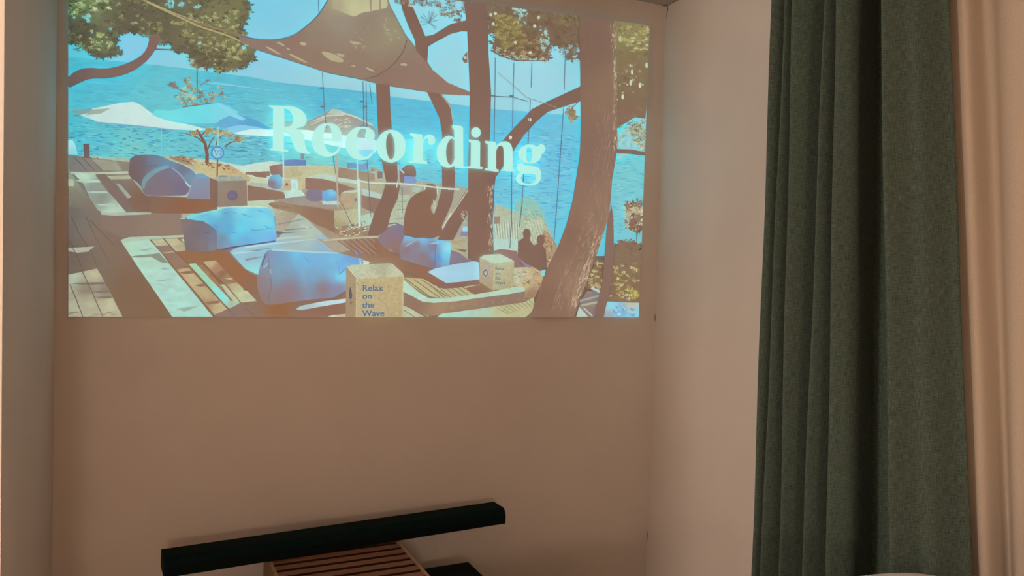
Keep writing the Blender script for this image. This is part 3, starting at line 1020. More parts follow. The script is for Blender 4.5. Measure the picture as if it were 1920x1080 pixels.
@part('sunlit_plank', 'wood', 'wide pale sunlit plank')
def _(l):
    l.poly('E', [(605, 240), (680, 214), (1170, 194), (1178, 215), (860, 235), (622, 268)], (182, 198, 176))
    l.poly('E', [(620, 268), (865, 235), (975, 360), (1060, 470), (1440, 930), (1070, 930), (960, 770), (870, 640), (760, 480)],
           [(720, 280, (184, 216, 192)), (900, 430, (182, 214, 194)), (850, 560, (180, 216, 198)), (1000, 600, (178, 214, 200)), (1100, 750, (176, 218, 204)), (1250, 900, (176, 216, 202))])
    l.poly('E', [(690, 386), (830, 372), (955, 358), (1040, 452), (960, 438), (880, 392), (740, 398)], (148, 148, 132))
    for a, b, c_ in (((760, 330), (900, 312), (830, 342)), ((960, 490), (1070, 500), (1000, 508)), ((900, 600), (1050, 590), (980, 612)), ((1100, 860), (1320, 830), (1180, 885))):
        l.poly('E', [a, b, c_], (160, 182, 168))


@part('sunlit_plank', 'wood', 'tan plank dappled with shade')
def _(l):
    l.poly('E', [(882, 236), (990, 230), (1045, 285), (930, 296)], (196, 190, 156))
    l.poly('E', [(930, 296), (1045, 285), (1095, 340), (985, 362)], (152, 128, 114))
    l.poly('E', [(985, 362), (1095, 340), (1225, 470), (1110, 505)], (156, 124, 108))
    l.line('E', [(985, 356), (1085, 346)], 1.8, (190, 175, 150))
    l.poly('E', [(1110, 505), (1218, 490), (1330, 610), (1565, 862), (1450, 912), (1300, 730)],
           [(1180, 520, (190, 165, 130)), (1250, 600, (196, 178, 140)), (1400, 740, (190, 172, 134)), (1400, 800, (170, 140, 112)), (1500, 860, (196, 182, 142))])
    for y, x in ((535, 1190), (648, 1330), (805, 1420)): l.poly('E', [(x - 60, y), (x, y - 14), (x + 80, y - 20), (x + 70, y + 4), (x - 10, y + 12)], (152, 118, 96))


@part('sunlit_plank', 'wood', 'tan plank next to the blue cushion')
def _(l):
    l.poly('E', [(1000, 230), (1120, 226), (1190, 260), (1190, 335), (1105, 345)], [(1080, 250, (194, 186, 150)), (1150, 320, (186, 170, 138))])
    l.line('E', [(1120, 226), (1185, 270)], 2.2, (150, 128, 110)); l.poly('E', [(1150, 235), (1190, 225), (1190, 275)], (205, 215, 190))


@part('sunlit_plank', 'wood', 'tan plank left of the large blue cushion')
def _(l):
    l.poly('E', [(1345, 437), (1462, 424), (1530, 500), (1640, 612), (1832, 786), (1692, 806), (1550, 645)],
           [(1400, 450, (198, 182, 140)), (1450, 510, (175, 135, 110)), (1520, 560, (150, 112, 92)), (1600, 600, (188, 165, 130)), (1700, 720, (194, 200, 160))])
    l.poly('E', [(1500, 580), (1600, 562), (1650, 620), (1560, 640)], (160, 126, 104)); l.poly('E', [(1540, 585), (1620, 578), (1600, 600)], (198, 180, 145))


@part('sunlit_plank', 'wood', 'narrow mint and cyan plank')
def _(l):
    l.poly('E', [(1215, 456), (1280, 450), (1440, 620), (1600, 785), (1680, 805), (1590, 858), (1520, 802), (1380, 640)],
           [(1260, 480, (168, 210, 176)), (1380, 600, (160, 212, 180)), (1520, 740, (150, 226, 220)), (1620, 820, (172, 200, 172))])
    l.poly('E', [(1300, 470), (1340, 462), (1560, 700), (1600, 780), (1540, 720)], (166, 126, 100))
    l.poly('E', [(1490, 640), (1540, 640), (1680, 800), (1630, 800)], (192, 196, 160))


@part('plank_line', 'plain', stuff=True)
def _(l):
    c = (130, 106, 94)
    for pts in ([(868, 236), (975, 355), (1060, 470), (1230, 670), (1440, 930)], [(990, 230), (1095, 342), (1210, 455), (1380, 640), (1520, 800), (1630, 930)], [(1345, 440), (1450, 560), (1600, 790)],
                [(1400, 540), (1550, 640), (1690, 806), (1800, 930)]): l.line('E', pts, 1.4, c)
    l.poly('E', [(1450, 914), (1560, 866), (1692, 808), (1835, 790), (1900, 830), (1900, 932), (1450, 932)], (146, 120, 112))
    for x in (1560, 1720): l.line('E', [(x, 850), (x + 80, 930)], 1.2, (125, 102, 94))


@part('pale_mat', 'cloth', 'long pale blue mat under the cushions')
def _(l):
    l.poly('G', [(-60, 300), (270, 250), (480, 5), (560, 60), (700, 190), (860, 350), (640, 420), (200, 420), (130, 560), (0, 500), (-140, 345)],
           [(380, 40, (188, 206, 190)), (420, 120, (165, 172, 160)), (560, 160, (180, 195, 180)), (400, 240, (170, 190, 190)), (200, 300, (150, 195, 215)), (60, 400, (150, 190, 205)), (60, 500, (155, 222, 226)), (700, 320, (150, 180, 200)), (-60, 340, (160, 200, 212))])
    for pts, w, c in (([(280, 180), (440, 172)], 2, (120, 108, 108)), ([(290, 100), (480, 60), (540, 50)], 3, (150, 145, 140)), ([(280, 230), (600, 200)], 3, (196, 215, 200)), ([(0, 305), (300, 268), (640, 230)], 3.5, (190, 222, 222)),
                      ([(0, 350), (240, 310)], 3, (140, 140, 150)), ([(0, 420), (150, 390)], 4, (150, 142, 148)), ([(360, 150), (600, 130)], 2.5, (140, 135, 130)), ([(500, 110), (680, 180)], 3, (195, 200, 178)),
                      ([(300, 280), (680, 262), (800, 345)], 2, (160, 185, 205)), ([(-100, 360), (100, 340)], 3, (190, 220, 222))): l.line('G', pts, w, c, w * .3)


@part('rear_deck', 'wood')
def _(l):
    l.poly('G', [(640, 230), (830, 238), (1195, 210), (1240, 300), (1440, 420), (1430, 560), (1000, 470), (830, 345)], [(760, 270, (170, 160, 142)), (1000, 280, (156, 122, 106)), (1200, 400, (150, 112, 94)), (1300, 500, (150, 110, 90))])
    l.poly('G', [(690, 258), (830, 245), (950, 330), (860, 352), (800, 350)], (172, 162, 144))
    for k in range(7): l.line('G', [(830 + k * 55, 245 - k * 5), (980 + k * 60, 350 + k * 8)], 1.2, (134, 104, 94)); l.line('G', [(850 + k * 55, 245 - k * 5), (1000 + k * 60, 350 + k * 8)], 1.3, (172, 146, 124))
    l.line('G', [(700, 245), (900, 228), (1195, 212)], 2.6, (196, 188, 162))
    l.poly('G', [(1060, 420), (1120, 440), (1110, 455), (1060, 460)], (205, 212, 195))


@part('cushion', 'cloth', 'sky-blue block cushion with shaded mauve end')
def _(l):
    l.poly('K', [(75, 305), (180, 270), (470, 320), (560, 400), (735, 520), (760, 840), (550, 885), (170, 860), (130, 560), (100, 420)],
           [(150, 400, (138, 120, 122)), (350, 500, (128, 116, 122)), (300, 800, (132, 116, 116)), (500, 450, (126, 118, 128)), (640, 620, (126, 126, 146)), (640, 800, (132, 134, 148)), (480, 840, (138, 122, 124))], 0, cell=5)
    l.poly('K', [(190, 290), (210, 250), (310, 210), (560, 160), (820, 112), (1000, 85), (1300, 92), (1640, 88), (1740, 140), (1765, 230), (1790, 430), (1815, 620), (1790, 690), (1300, 765), (940, 820), (850, 830), (740, 830), (735, 510), (640, 430), (560, 350), (490, 330), (370, 318)],
           [(280, 260, (120, 212, 224)), (500, 230, (116, 190, 215)), (700, 150, (136, 220, 224)), (900, 220, (108, 176, 208)), (650, 310, (106, 188, 222)), (850, 380, (108, 172, 208)), (700, 450, (110, 160, 196)), (1200, 130, (142, 222, 232)), (1250, 300, (112, 208, 234)), (1180, 440, (108, 214, 236)),
            (1500, 180, (122, 204, 228)), (1550, 300, (124, 216, 234)), (1650, 420, (122, 214, 232)), (950, 480, (104, 176, 214)), (1050, 620, (108, 198, 232)), (1400, 580, (112, 192, 230)), (1700, 560, (116, 190, 232)), (1300, 680, (116, 172, 218)), (1760, 640, (126, 176, 226)), (900, 760, (128, 156, 186)), (820, 640, (122, 152, 172)), (800, 800, (136, 142, 160))], 0, cell=4)
    for p in ([(860, 190), (1000, 160), (1100, 200)], [(1180, 200), (1380, 275)], [(1480, 140), (1650, 180)], [(1350, 490), (1450, 495), (1590, 480)], [(1620, 462), (1745, 455)], [(870, 552), (970, 555)], [(1010, 540), (1100, 535)], [(1600, 420), (1700, 445)]): l.line('K', p, 1.8, (92, 160, 200), .7)
    l.line('K', [(490, 540), (620, 535)], 1.4, (112, 104, 116)); l.line('K', [(545, 640), (550, 880)], 1.0, (116, 108, 122)); l.line('K', [(480, 330), (580, 390), (720, 505)], 1.5, (108, 128, 160))
    l.line('K', [(200, 275), (560, 175), (820, 115)], 1.6, (150, 228, 226)); l.line('K', [(840, 838), (1000, 805), (1400, 750), (1790, 690)], 2.6, (108, 98, 132)); l.line('K', [(80, 290), (170, 285)], 1.8, (200, 200, 180)); l.line('K', [(1775, 240), (1800, 500)], 1.2, (96, 140, 165))


@part('deck_shadow', 'wood')
def _(l):
    l.poly('G', [(-20, 560), (110, 590), (150, 790), (910, 740), (910, 935), (-20, 935)], [(60, 640, (152, 112, 90)), (300, 850, (150, 106, 76)), (60, 850, (146, 118, 104)), (500, 880, (148, 114, 98)), (800, 850, (150, 110, 94))])
    l.poly('G', [(-20, 690), (20, 700), (102, 788), (-20, 802)], (194, 198, 164))
    l.poly('G', [(452, 862), (500, 832), (700, 792), (908, 768), (908, 800), (640, 846), (500, 872)], [(500, 850, (176, 196, 200)), (800, 800, (190, 222, 228))])
    l.poly('G', [(740, 930), (780, 916), (905, 905), (912, 935), (740, 935)], (198, 186, 154)); l.poly('G', [(745, 930), (800, 912), (830, 935)], (208, 205, 178))
    l.line('G', [(0, 850), (80, 925)], 1.4, (128, 104, 96))


@part('cushion', 'cloth', 'large blue block cushion beside the lettered cube')
def _(l):
    l.poly('G', [(185, 340), (230, 324), (420, 336), (800, 352), (880, 368), (1000, 400), (1055, 405), (1066, 450), (1050, 480), (915, 520), (908, 745), (500, 785), (210, 832), (150, 795), (108, 680), (104, 600), (140, 440)],
           [(150, 620, (146, 130, 136)), (170, 760, (148, 126, 126)), (210, 400, (138, 150, 178)), (300, 430, (124, 164, 198)), (480, 380, (116, 192, 230)), (520, 440, (118, 182, 222)), (700, 450, (120, 180, 220)), (300, 540, (130, 158, 182)),
            (600, 560, (126, 166, 196)), (400, 680, (146, 128, 140)), (700, 680, (146, 126, 138)), (860, 560, (124, 206, 236)), (850, 680, (142, 136, 160)), (800, 400, (122, 188, 224)), (980, 430, (118, 160, 208)), (880, 480, (118, 172, 220)), (350, 780, (150, 122, 122))], 1, cell=6)
    l.line('G', [(235, 328), (420, 340), (620, 350), (830, 358)], 2.2, (178, 214, 222))
    l.line('G', [(200, 350), (215, 500), (235, 640), (205, 810)], 1.1, (125, 112, 124))
    l.line('G', [(150, 470), (185, 370)], 2.2, (110, 105, 125)); l.line('G', [(165, 490), (205, 450)], 3, (170, 185, 198)); l.line('G', [(222, 500), (228, 540)], 3, (172, 180, 186))
    l.line('G', [(840, 550), (900, 500), (960, 470)], 2, (102, 140, 185)); l.line('G', [(520, 380), (570, 440)], 1.6, (108, 160, 210)); l.line('G', [(820, 430), (850, 500), (830, 540)], 1.6, (112, 160, 210))
    l.line('G', [(1030, 408), (1040, 460)], 3, (150, 205, 230)); l.disc('G', (1005, 360), 26, 26, (138, 124, 140)); l.line('G', [(985, 340), (1010, 375)], 1.6, (175, 175, 180))


@part('cushion', 'cloth', 'mauve shaded cushion at the back')
def _(l):
    l.poly('G', [(1195, 215), (1240, 165), (1300, 112), (1380, 98), (1450, 120), (1500, 170), (1440, 230), (1440, 400), (1330, 340), (1210, 280)], [(1300, 180, (142, 122, 136)), (1400, 130, (140, 122, 144)), (1330, 290, (148, 116, 114)), (1250, 240, (144, 122, 130))], 1)
    l.line('G', [(1290, 96), (1350, 88), (1410, 110)], 2.2, (115, 112, 140))


@part('cushion', 'cloth', 'mauve block cushion with bright blue end')
def _(l):
    l.poly('G', [(1392, 300), (1440, 185), (1480, 165), (1570, 212), (1690, 225), (1845, 262), (1850, 320), (1838, 470), (1700, 503), (1398, 412)],
           [(1450, 340, (144, 122, 132)), (1600, 400, (146, 124, 128)), (1680, 460, (142, 120, 132)), (1500, 200, (136, 200, 240)), (1600, 235, (132, 190, 228)), (1540, 290, (142, 128, 142)), (1760, 250, (130, 198, 236)), (1790, 380, (118, 202, 238)), (1735, 400, (108, 150, 200)), (1820, 320, (150, 225, 240)), (1690, 300, (138, 128, 152))], 0, cell=5)
    l.line('G', [(1712, 280), (1706, 498)], 1.2, (104, 120, 165)); l.line('G', [(1440, 298), (1530, 245), (1580, 225)], 1.8, (180, 180, 180)); l.line('G', [(1660, 275), (1740, 262)], 2, (150, 210, 236))


@part('platform', 'wood', 'low rounded platform with boards and pale rim')
def _(l):
    l.poly('G', [(1130, 255), (1210, 270), (1400, 412), (1700, 503), (1640, 528), (1820, 632), (1930, 640), (1930, 690), (1760, 675), (1600, 590), (1425, 520), (1310, 450), (1240, 420)], (150, 110, 92))
    l.poly('G', [(1425, 580), (1600, 588), (1690, 640), (1785, 680), (1930, 668), (1930, 760), (1780, 768), (1640, 740), (1500, 650)], [(1500, 610, (194, 180, 140)), (1800, 720, (190, 184, 144))])
    l.poly('I', [(-10, 690), (200, 650), (300, 640), (300, 700), (230, 732), (-10, 770)], (188, 184, 144))
    for k in range(3): l.line('G', [(1440 + k * 75, 588 + k * 6), (1680 + k * 65, 765 - k * 10)], 1.4, (128, 104, 84))
    for k in range(7): l.line('I', [(-130 + k * 52, 672 - k * 2), (-30 + k * 52, 764 - k * 8)], 1.2, (130, 108, 86))
    l.poly('I', [(160, 672), (300, 640), (420, 690), (560, 670), (400, 705), (235, 728)], (148, 112, 92))
    l.poly('G', [(1424, 596), (1560, 712), (1650, 765), (1760, 768), (1930, 748), (1930, 785), (1700, 806), (1600, 797), (1424, 705)], (186, 216, 194))
    l.poly('I', [(-10, 768), (230, 732), (420, 700), (600, 660), (660, 655), (692, 670), (690, 702), (540, 728), (250, 765), (-10, 805)], (184, 210, 188))
    l.poly('G', [(1424, 708), (1600, 800), (1700, 808), (1930, 788), (1930, 882), (1760, 915), (1680, 922), (1620, 915), (1424, 820)], [(1500, 790, (150, 118, 104)), (1800, 850, (166, 138, 112))])
    l.poly('I', [(-10, 806), (250, 767), (540, 730), (690, 704), (692, 795), (400, 840), (-10, 898)], [(100, 840, (160, 130, 108)), (500, 790, (152, 122, 108))])
    l.flecks('I', [(0, 820), (690, 720), (690, 780), (0, 880)], 40, 6, 2.2, [(140, 112, 96), (176, 150, 126)], .8, .6)


@part('front_boards', 'wood', 'sunlit boards below the platform')
def _(l):
    l.poly('G', [(1424, 830), (1660, 928), (1424, 935)], (190, 194, 164)); l.line('G', [(1424, 868), (1520, 930)], 1.3, (124, 104, 90))
    l.poly('G', [(1424, 820), (1620, 915), (1650, 935), (1600, 925)], (150, 116, 100))
    l.poly('I', [(-60, 905), (330, 852), (690, 800), (770, 750), (780, 830), (745, 900), (700, 935), (-100, 935)], [(100, 915, (176, 216, 198)), (300, 900, (180, 205, 180)), (500, 860, (192, 188, 146)), (720, 800, (194, 186, 146))])
    for k in range(9): l.line('I', [(440 + k * 36, 850 - k * 9), (540 + k * 30, 905 - k * 9)], 1.1, (150, 132, 104))


@part('pale_mat', 'cloth', 'pale blue mat on the platform')
def _(l):
    l.poly('I', [(10, 465), (25, 330), (120, 360), (200, 415), (290, 440), (290, 460)], (142, 126, 140))
    l.poly('G', [(1640, 528), (1700, 500), (1850, 465), (1930, 450), (2060, 430), (2100, 440), (2110, 595), (1930, 620), (1815, 632)], [(1720, 520, (176, 212, 228)), (1900, 540, (166, 206, 226)), (2060, 500, (166, 208, 222))])
    l.poly('I', [(-100, 632), (100, 618), (290, 592), (290, 640), (100, 662), (-90, 672)], (148, 108, 100))


# the right side: slope, bushes -----------------------------------------------
@part('slope', 'stone', 'pale slope with white railings')
def _(l):
    l.poly('H', [(415, 880), (480, 890), (560, 930), (700, 975), (860, 1000), (1000, 1300), (900, 1450), (640, 1300), (415, 1300)], [(480, 920, (182, 188, 162)), (700, 1020, (180, 192, 166)), (500, 1150, (178, 200, 180)), (860, 1150, (178, 188, 160)), (900, 1300, (180, 160, 130))])
    l.poly('H', [(600, 870), (700, 800), (800, 850), (880, 1000), (700, 990), (600, 950)], (150, 196, 184))
    l.poly('I', [(415, 230), (620, 225), (640, 330), (540, 330), (415, 340)], (184, 212, 198))
    for k in range(10): l.line('I', [(420 + k * 24, 60 + k * 3), (440 + k * 22, 232)], 1.6, (206, 214, 192)); l.line('I', [(432 + k * 24, 60 + k * 3), (452 + k * 22, 232)], 1.2, (158, 152, 128))
    for k in range(6): l.line('I', [(690 + k * 28, 50), (760 + k * 26, 260)], 1.4, (202, 206, 180))
    l.flecks('H', [(650, 900), (860, 960), (880, 1080), (700, 1060)], 50, 9, 1.6, [(150, 150, 115), (200, 205, 170)], .6, .9)
    l.poly('I', [(415, 30), (470, 28), (470, 92), (415, 95)], (165, 135, 118))
    l.poly('I', [(415, 335), (480, 320), (620, 340), (660, 500), (590, 490), (415, 380)], (152, 112, 108))
    l.poly('I', [(860, 150), (900, 170), (985, 290), (900, 500), (885, 350), (860, 300)], (180, 150, 120))
    l.flecks('I', [(850, 150), (960, 260), (900, 480), (880, 320)], 30, 7, 2.5, [(205, 190, 155), (150, 110, 90)], .9, .8)


@part('dry_ground', 'stone')
def _(l):
    l.poly('I', [(590, 490), (760, 480), (840, 510), (885, 500), (850, 600), (830, 660), (780, 760), (690, 760), (690, 665), (592, 650)], [(640, 560, (196, 196, 168)), (780, 550, (198, 172, 132)), (700, 640, (198, 180, 135)), (740, 720, (165, 130, 108))])
    l.flecks('I', [(595, 520), (850, 520), (820, 650), (600, 650)], 40, 10, 2, [(150, 118, 95), (210, 205, 180), (150, 145, 135)], .3, .5)
    l.poly('I', [(830, 520), (880, 505), (870, 560), (850, 570)], (150, 215, 225)); l.poly('I', [(610, 385), (740, 430), (750, 490), (700, 480)], (150, 135, 165))


@part('sand', 'stone')
def _(l):
    l.poly('I', [(20, 290), (120, 250), (180, 300), (180, 415), (110, 360)], (182, 172, 142)); l.poly('I', [(70, 320), (170, 330), (150, 350)], (130, 110, 95))
    l.poly('I', [(135, 130), (160, 115), (185, 135), (180, 165), (135, 160)], (160, 215, 232)); l.poly('I', [(115, 165), (180, 165), (175, 205), (110, 200)], (150, 135, 160)); l.poly('I', [(0, 245), (110, 235), (170, 210), (170, 260), (40, 275)], (182, 165, 135))


@part('seated_couple', 'plain', 'dark silhouettes of two seated people')
def _(l):
    l.poly('I', [(628, 400), (630, 255), (655, 235), (680, 222), (672, 180), (684, 148), (705, 136), (735, 148), (746, 195), (738, 225), (742, 250), (772, 288), (806, 275), (798, 235), (806, 205), (836, 190), (868, 206), (872, 250), (852, 292), (880, 320), (888, 420), (886, 505), (830, 520), (760, 480), (700, 450)], TRUNK)


@part('bushes', 'leaf', 'brown and yellow bushes at the lower right', stuff=True)
def _(l):
    l.poly('I', [(1230, 640), (1330, 430), (1420, 420), (1480, 300), (1550, 255), (1640, 250), (1745, 280), (1740, 800), (1440, 800), (1390, 720), (1250, 680)], (142, 112, 90))
    l.fringe('I', [(1330, 430), (1420, 420), (1480, 300), (1550, 255), (1640, 250), (1745, 280), (1745, 420), (1400, 520)], 60, 6, [(142, 110, 94), (140, 108, 92), (150, 120, 96)], 7, 1.1)
    l.tufts('I', [(1260, 640), (1340, 440), (1400, 440), (1390, 700)], 50, 5, [(185, 165, 110), (150, 120, 85), (170, 150, 100), (205, 195, 150)])
    l.tufts('I', [(1470, 480), (1700, 440), (1720, 780), (1460, 760)], 130, 5, [(165, 140, 85), (185, 160, 95), (150, 115, 85), (140, 108, 92), (210, 200, 160)])
    l.tufts('I', [(1500, 290), (1720, 270), (1720, 440), (1500, 440)], 40, 5, [(140, 108, 96), (145, 112, 98), (150, 118, 100)])
    l.tufts('I', [(1620, 690), (1710, 690), (1710, 760), (1620, 760)], 14, 5, [(200, 185, 95), (190, 175, 90)])


@part('pool_towels', 'cloth')
def _(l):
    l.poly('I', [(1150, 930), (1190, 800), (1250, 700), (1400, 700), (1400, 935), (1150, 935)], (152, 128, 118))
    l.poly('I', [(1155, 930), (1180, 840), (1260, 930)], (188, 205, 190)); l.line('I', [(1180, 790), (1390, 735)], 4, (160, 165, 165)); l.line('I', [(1200, 830), (1345, 800)], 4, (180, 178, 155)); l.line('I', [(1290, 670), (1390, 720)], 4, (190, 205, 210)); l.line('I', [(1220, 850), (1300, 925)], 3, (185, 190, 185))
    l.poly('I', [(1400, 935), (1430, 795), (1520, 800), (1720, 805), (1720, 935)], [(1460, 830, (150, 215, 232)), (1560, 880, (130, 180, 215)), (1680, 900, (150, 210, 228)), (1650, 820, (195, 190, 165)), (1440, 920, (165, 170, 175))])
    l.flecks('I', [(1480, 840), (1700, 860), (1700, 920), (1500, 910)], 18, 8, 3, [(170, 225, 238), (125, 150, 190)], .5, .8)


@part('palm', 'leaf', 'dark spiky shrub by the right edge')
def _(l):
    l.poly('H', [(1600, 900), (1660, 850), (1740, 880), (1760, 1100), (1700, 1140), (1620, 1100), (1640, 1010)], (142, 108, 94))
    l.tufts('H', [(1600, 880), (1760, 860), (1750, 1140), (1610, 1120)], 40, 8, [(142, 108, 94), (150, 118, 100), (195, 185, 150), (140, 106, 92)], 7, 1.2)
    l.line('I', [(1698, 150), (1700, 280)], 2, (140, 112, 98))


# sail, pines -----------------------------------------------------------------
def pine_leaves(name, label, draws):
    l = Layer(); draws(l); return l.done(name, 'leaf', PIC, label, True)


OL = [(130, 124, 92), (146, 142, 98), (114, 104, 82), (106, 95, 78), (136, 128, 90), (166, 166, 118)]
DKL = [(110, 97, 80), (116, 102, 83), (106, 93, 78), (124, 110, 86)]
LTL = [(192, 196, 138), (200, 205, 160), (180, 185, 120), (205, 218, 190)]


def left_pine(l):
    m1 = [(515, -420), (1800, -300), (1860, -40), (1865, 110), (1800, 200), (1840, 240), (1790, 300), (1905, 350), (1910, 420), (1840, 500), (1740, 520), (1660, 535), (1560, 495), (1480, 510), (1420, 450), (1400, 400), (1300, 375), (1280, 330), (1200, 320), (1110, 270), (1010, 225), (960, 235), (860, 275), (870, 360), (910, 410), (740, 425), (650, 385), (600, 330), (515, 315)]
    l.poly('A', m1, [(700, 100, (134, 132, 100)), (650, 220, (108, 98, 84)), (950, 150, (112, 102, 84)), (1200, 180, (114, 104, 84)), (1450, 250, (124, 114, 88)), (1650, 100, (132, 124, 92)), (1700, 420, (128, 116, 88)), (1500, 380, (120, 102, 84)), (800, 330, (124, 118, 92)), (600, 30, (136, 140, 104))])
    l.tufts('A', m1, 900, 6.0, OL + DKL + DKL, 6)
    l.fringe('A', m1, 330, 8.5, OL[:4] + DKL, 6)
    l.tufts('A', [(515, -40), (850, -20), (820, 60), (640, 80), (520, 130)], 60, 6, LTL + OL, 6)
    l.tufts('A', [(680, 230), (840, 270), (860, 380), (760, 420), (660, 360)], 45, 5, LTL[:3] + OL, 6)
    l.tufts('A', [(1260, 170), (1800, 60), (1850, 420), (1650, 520), (1450, 330)], 140, 5, [(176, 168, 122), (188, 182, 138), (160, 146, 100)], 6)
    l.tufts('A', [(1420, 330), (1700, 380), (1650, 500), (1480, 480)], 50, 6, DKL, 6)
    sky = [(150, 212, 220), (170, 220, 210)]
    for c, r in (((640, 120), 30), ((660, 150), 20), ((560, 130), 16), ((1280, 20), 34), ((1350, 20), 30), ((1480, 50), 22), ((830, 215), 12), ((1390, 420), 26), ((1840, 350), 24), ((1500, 325), 14), ((1440, 460), 18), ((560, 95), 14), ((690, 245), 10)):
        l.tufts('A', [(c[0] - r, c[1]), (c[0], c[1] - r), (c[0] + r, c[1]), (c[0], c[1] + r)], 7, r / 6, sky, 5)
    l.tufts('A', [(550, 365), (590, 360), (600, 385), (560, 390)], 6, 4, DKL)


pine_leaves('pine_foliage', 'olive green pine foliage at the upper left', left_pine)


@part('tree_branch', 'bark', 'curved pine branch at the left')
def _(l):
    l.poly('A', [(505, 590), (515, 572), (570, 530), (660, 505), (780, 518), (900, 495), (1010, 450), (1080, 400), (1115, 330), (1118, 260), (1210, 255), (1190, 330), (1130, 430), (1040, 510), (930, 565), (800, 590), (680, 588), (600, 620), (505, 668)], (140, 108, 100), 1)
    l.line('A', [(1150, 368), (1280, 372), (1420, 385)], 3, (138, 108, 98), 1.5); l.line('A', [(1180, 320), (1260, 300)], 2.4, (138, 108, 98))


def small_pine(l):
    l.line('A', [(1478, 500), (1480, 700)], 2, (140, 108, 92))
    pal = [(185, 168, 115), (165, 140, 92), (148, 108, 88), (205, 198, 150), (150, 118, 88)]
    l.tufts('A', [(1310, 720), (1390, 640), (1450, 640), (1550, 690), (1660, 690), (1700, 725), (1640, 760), (1500, 790), (1370, 800)], 110, 5, pal)
    l.tufts('A', [(1260, 625), (1320, 608), (1335, 665), (1290, 660)], 14, 5, [(140, 106, 96), (150, 115, 98)])
    l.tufts('A', [(1390, 580), (1430, 570), (1440, 660), (1390, 660)], 16, 4.5, pal)
    l.tufts('A', [(1540, 600), (1570, 600), (1560, 620)], 4, 4, [(140, 108, 92)]); l.tufts('A', [(1610, 640), (1650, 640), (1660, 670)], 6, 4.5, pal); l.tufts('A', [(1410, 440), (1500, 460), (1500, 520), (1440, 510)], 16, 4, pal)
    l.line('A', [(1500, 640), (1560, 605)], 1.4, (142, 110, 92)); l.line('A', [(1320, 660), (1390, 690)], 1.4, (142, 110, 92))
    l.line('A', [(1370, 803), (1500, 785), (1600, 770)], 1.6, (150, 100, 85))


pine_leaves('pine_foliage', 'small pine tip above the parasols', small_pine)


@part('sail_strap', 'plain')
def _(l):
    l.line('A', [(1020, -20), (1130, 25), (1450, 165), (1700, 235), (1860, 282)], 4.5, (150, 125, 100)); l.line('A', [(1100, 15), (1480, 192), (1700, 265), (1940, 368)], 3.2, (182, 164, 122)); l.line('A', [(1060, -10), (1300, 95), (1500, 170)], 1.4, (190, 175, 135))


@part('shade_sail', 'cloth', 'brown shade sail stretched above the terrace')
def _(l):
    l.poly('B', [(190, 265), (330, 295), (480, 297), (600, 265), (700, 195), (790, 110), (860, 0), (900, -110), (1250, -110), (1310, -10), (1340, 70), (1440, 260), (1600, 460), (1640, 520), (1760, 620), (1940, 695), (1940, 718), (1700, 707), (1320, 647), (1100, 592), (850, 542), (680, 484), (500, 430), (330, 372), (200, 310)],
           [(950, 160, (158, 144, 128)), (1150, 180, (156, 138, 122)), (800, 250, (154, 134, 118)), (600, 330, (150, 122, 110)), (400, 340, (150, 122, 112)), (800, 420, (152, 126, 110)), (1100, 450, (152, 128, 112)), (1350, 250, (158, 146, 122)), (1450, 520, (150, 122, 110)), (1700, 640, (152, 120, 108)), (1300, 600, (148, 118, 106)), (950, 40, (172, 158, 132)), (1200, 330, (156, 138, 118))])
    l.poly('B', [(905, -110), (1250, -110), (1300, -20), (1312, 60), (1240, 70), (1180, 85), (1110, 95), (1060, 128), (1010, 110), (940, 78), (880, 62)], [(1050, 40, (196, 190, 150)), (1250, 40, (198, 192, 158)), (920, 40, (180, 168, 138))], 1)
    for x in (1180, 1250): l.poly('B', [(x - 12, -20), (x + 12, -20), (x + 6, 80), (x - 4, 84)], (168, 152, 126))
    for q in ([(800, 385), (860, 388), (960, 430), (985, 465), (930, 468), (860, 445)], [(920, 395), (990, 412), (980, 430), (930, 415)], [(560, 400), (600, 410), (710, 468), (690, 472), (600, 430)], [(465, 315), (500, 315), (545, 345), (520, 345)], [(540, 350), (585, 375), (560, 378)],
              [(385, 350), (420, 352), (520, 415), (480, 405)], [(1010, 308), (1060, 305), (1110, 330), (1060, 338)], [(640, 315), (690, 315), (700, 340), (660, 342)], [(1395, 475), (1450, 475), (1455, 495), (1410, 492)], [(1140, 500), (1215, 530), (1200, 540), (1150, 520)], [(1020, 490), (1070, 492), (1060, 505)]):
        l.poly('B', q, (186, 172, 140), 1)
    l.flecks('B', [(1000, 280), (1160, 140), (1180, 360), (1100, 400)], 26, 8, 3, [(172, 158, 132), (145, 124, 108)], .5, .9)
    l.flecks('B', [(1270, 150), (1330, 120), (1430, 280), (1400, 340), (1280, 270)], 26, 8, 4, [(176, 168, 132), (160, 150, 122)], .9, .6)
    l.line('B', catmull([(205, 270), (330, 294), (480, 296), (600, 264), (700, 194), (790, 108), (860, -2)], 6), 2.6, (122, 122, 132))
    l.line('B', catmull([(1452, 300), (1420, 390), (1340, 490), (1230, 565), (1140, 592)], 6), 1.8, (128, 102, 96))
    l.line('B', [(1340, 70), (1440, 260), (1600, 460), (1640, 520)], 1.2, (135, 118, 108)); l.line('B', [(330, 374), (680, 486), (850, 544), (1100, 594), (1320, 649)], 1.2, (128, 110, 108))


@part('tree_trunk', 'bark', 'forked trunk behind the sail')
def _(l):
    l.poly('B', [(1390, -40), (1440, -40), (1500, 60), (1560, 200), (1590, 272), (1650, 260), (1780, 180), (1880, 155), (1925, 150), (1925, 238), (1860, 235), (1780, 255), (1650, 325), (1612, 350), (1605, 470), (1520, 380), (1510, 300), (1460, 190), (1420, 80)], TRUNK)


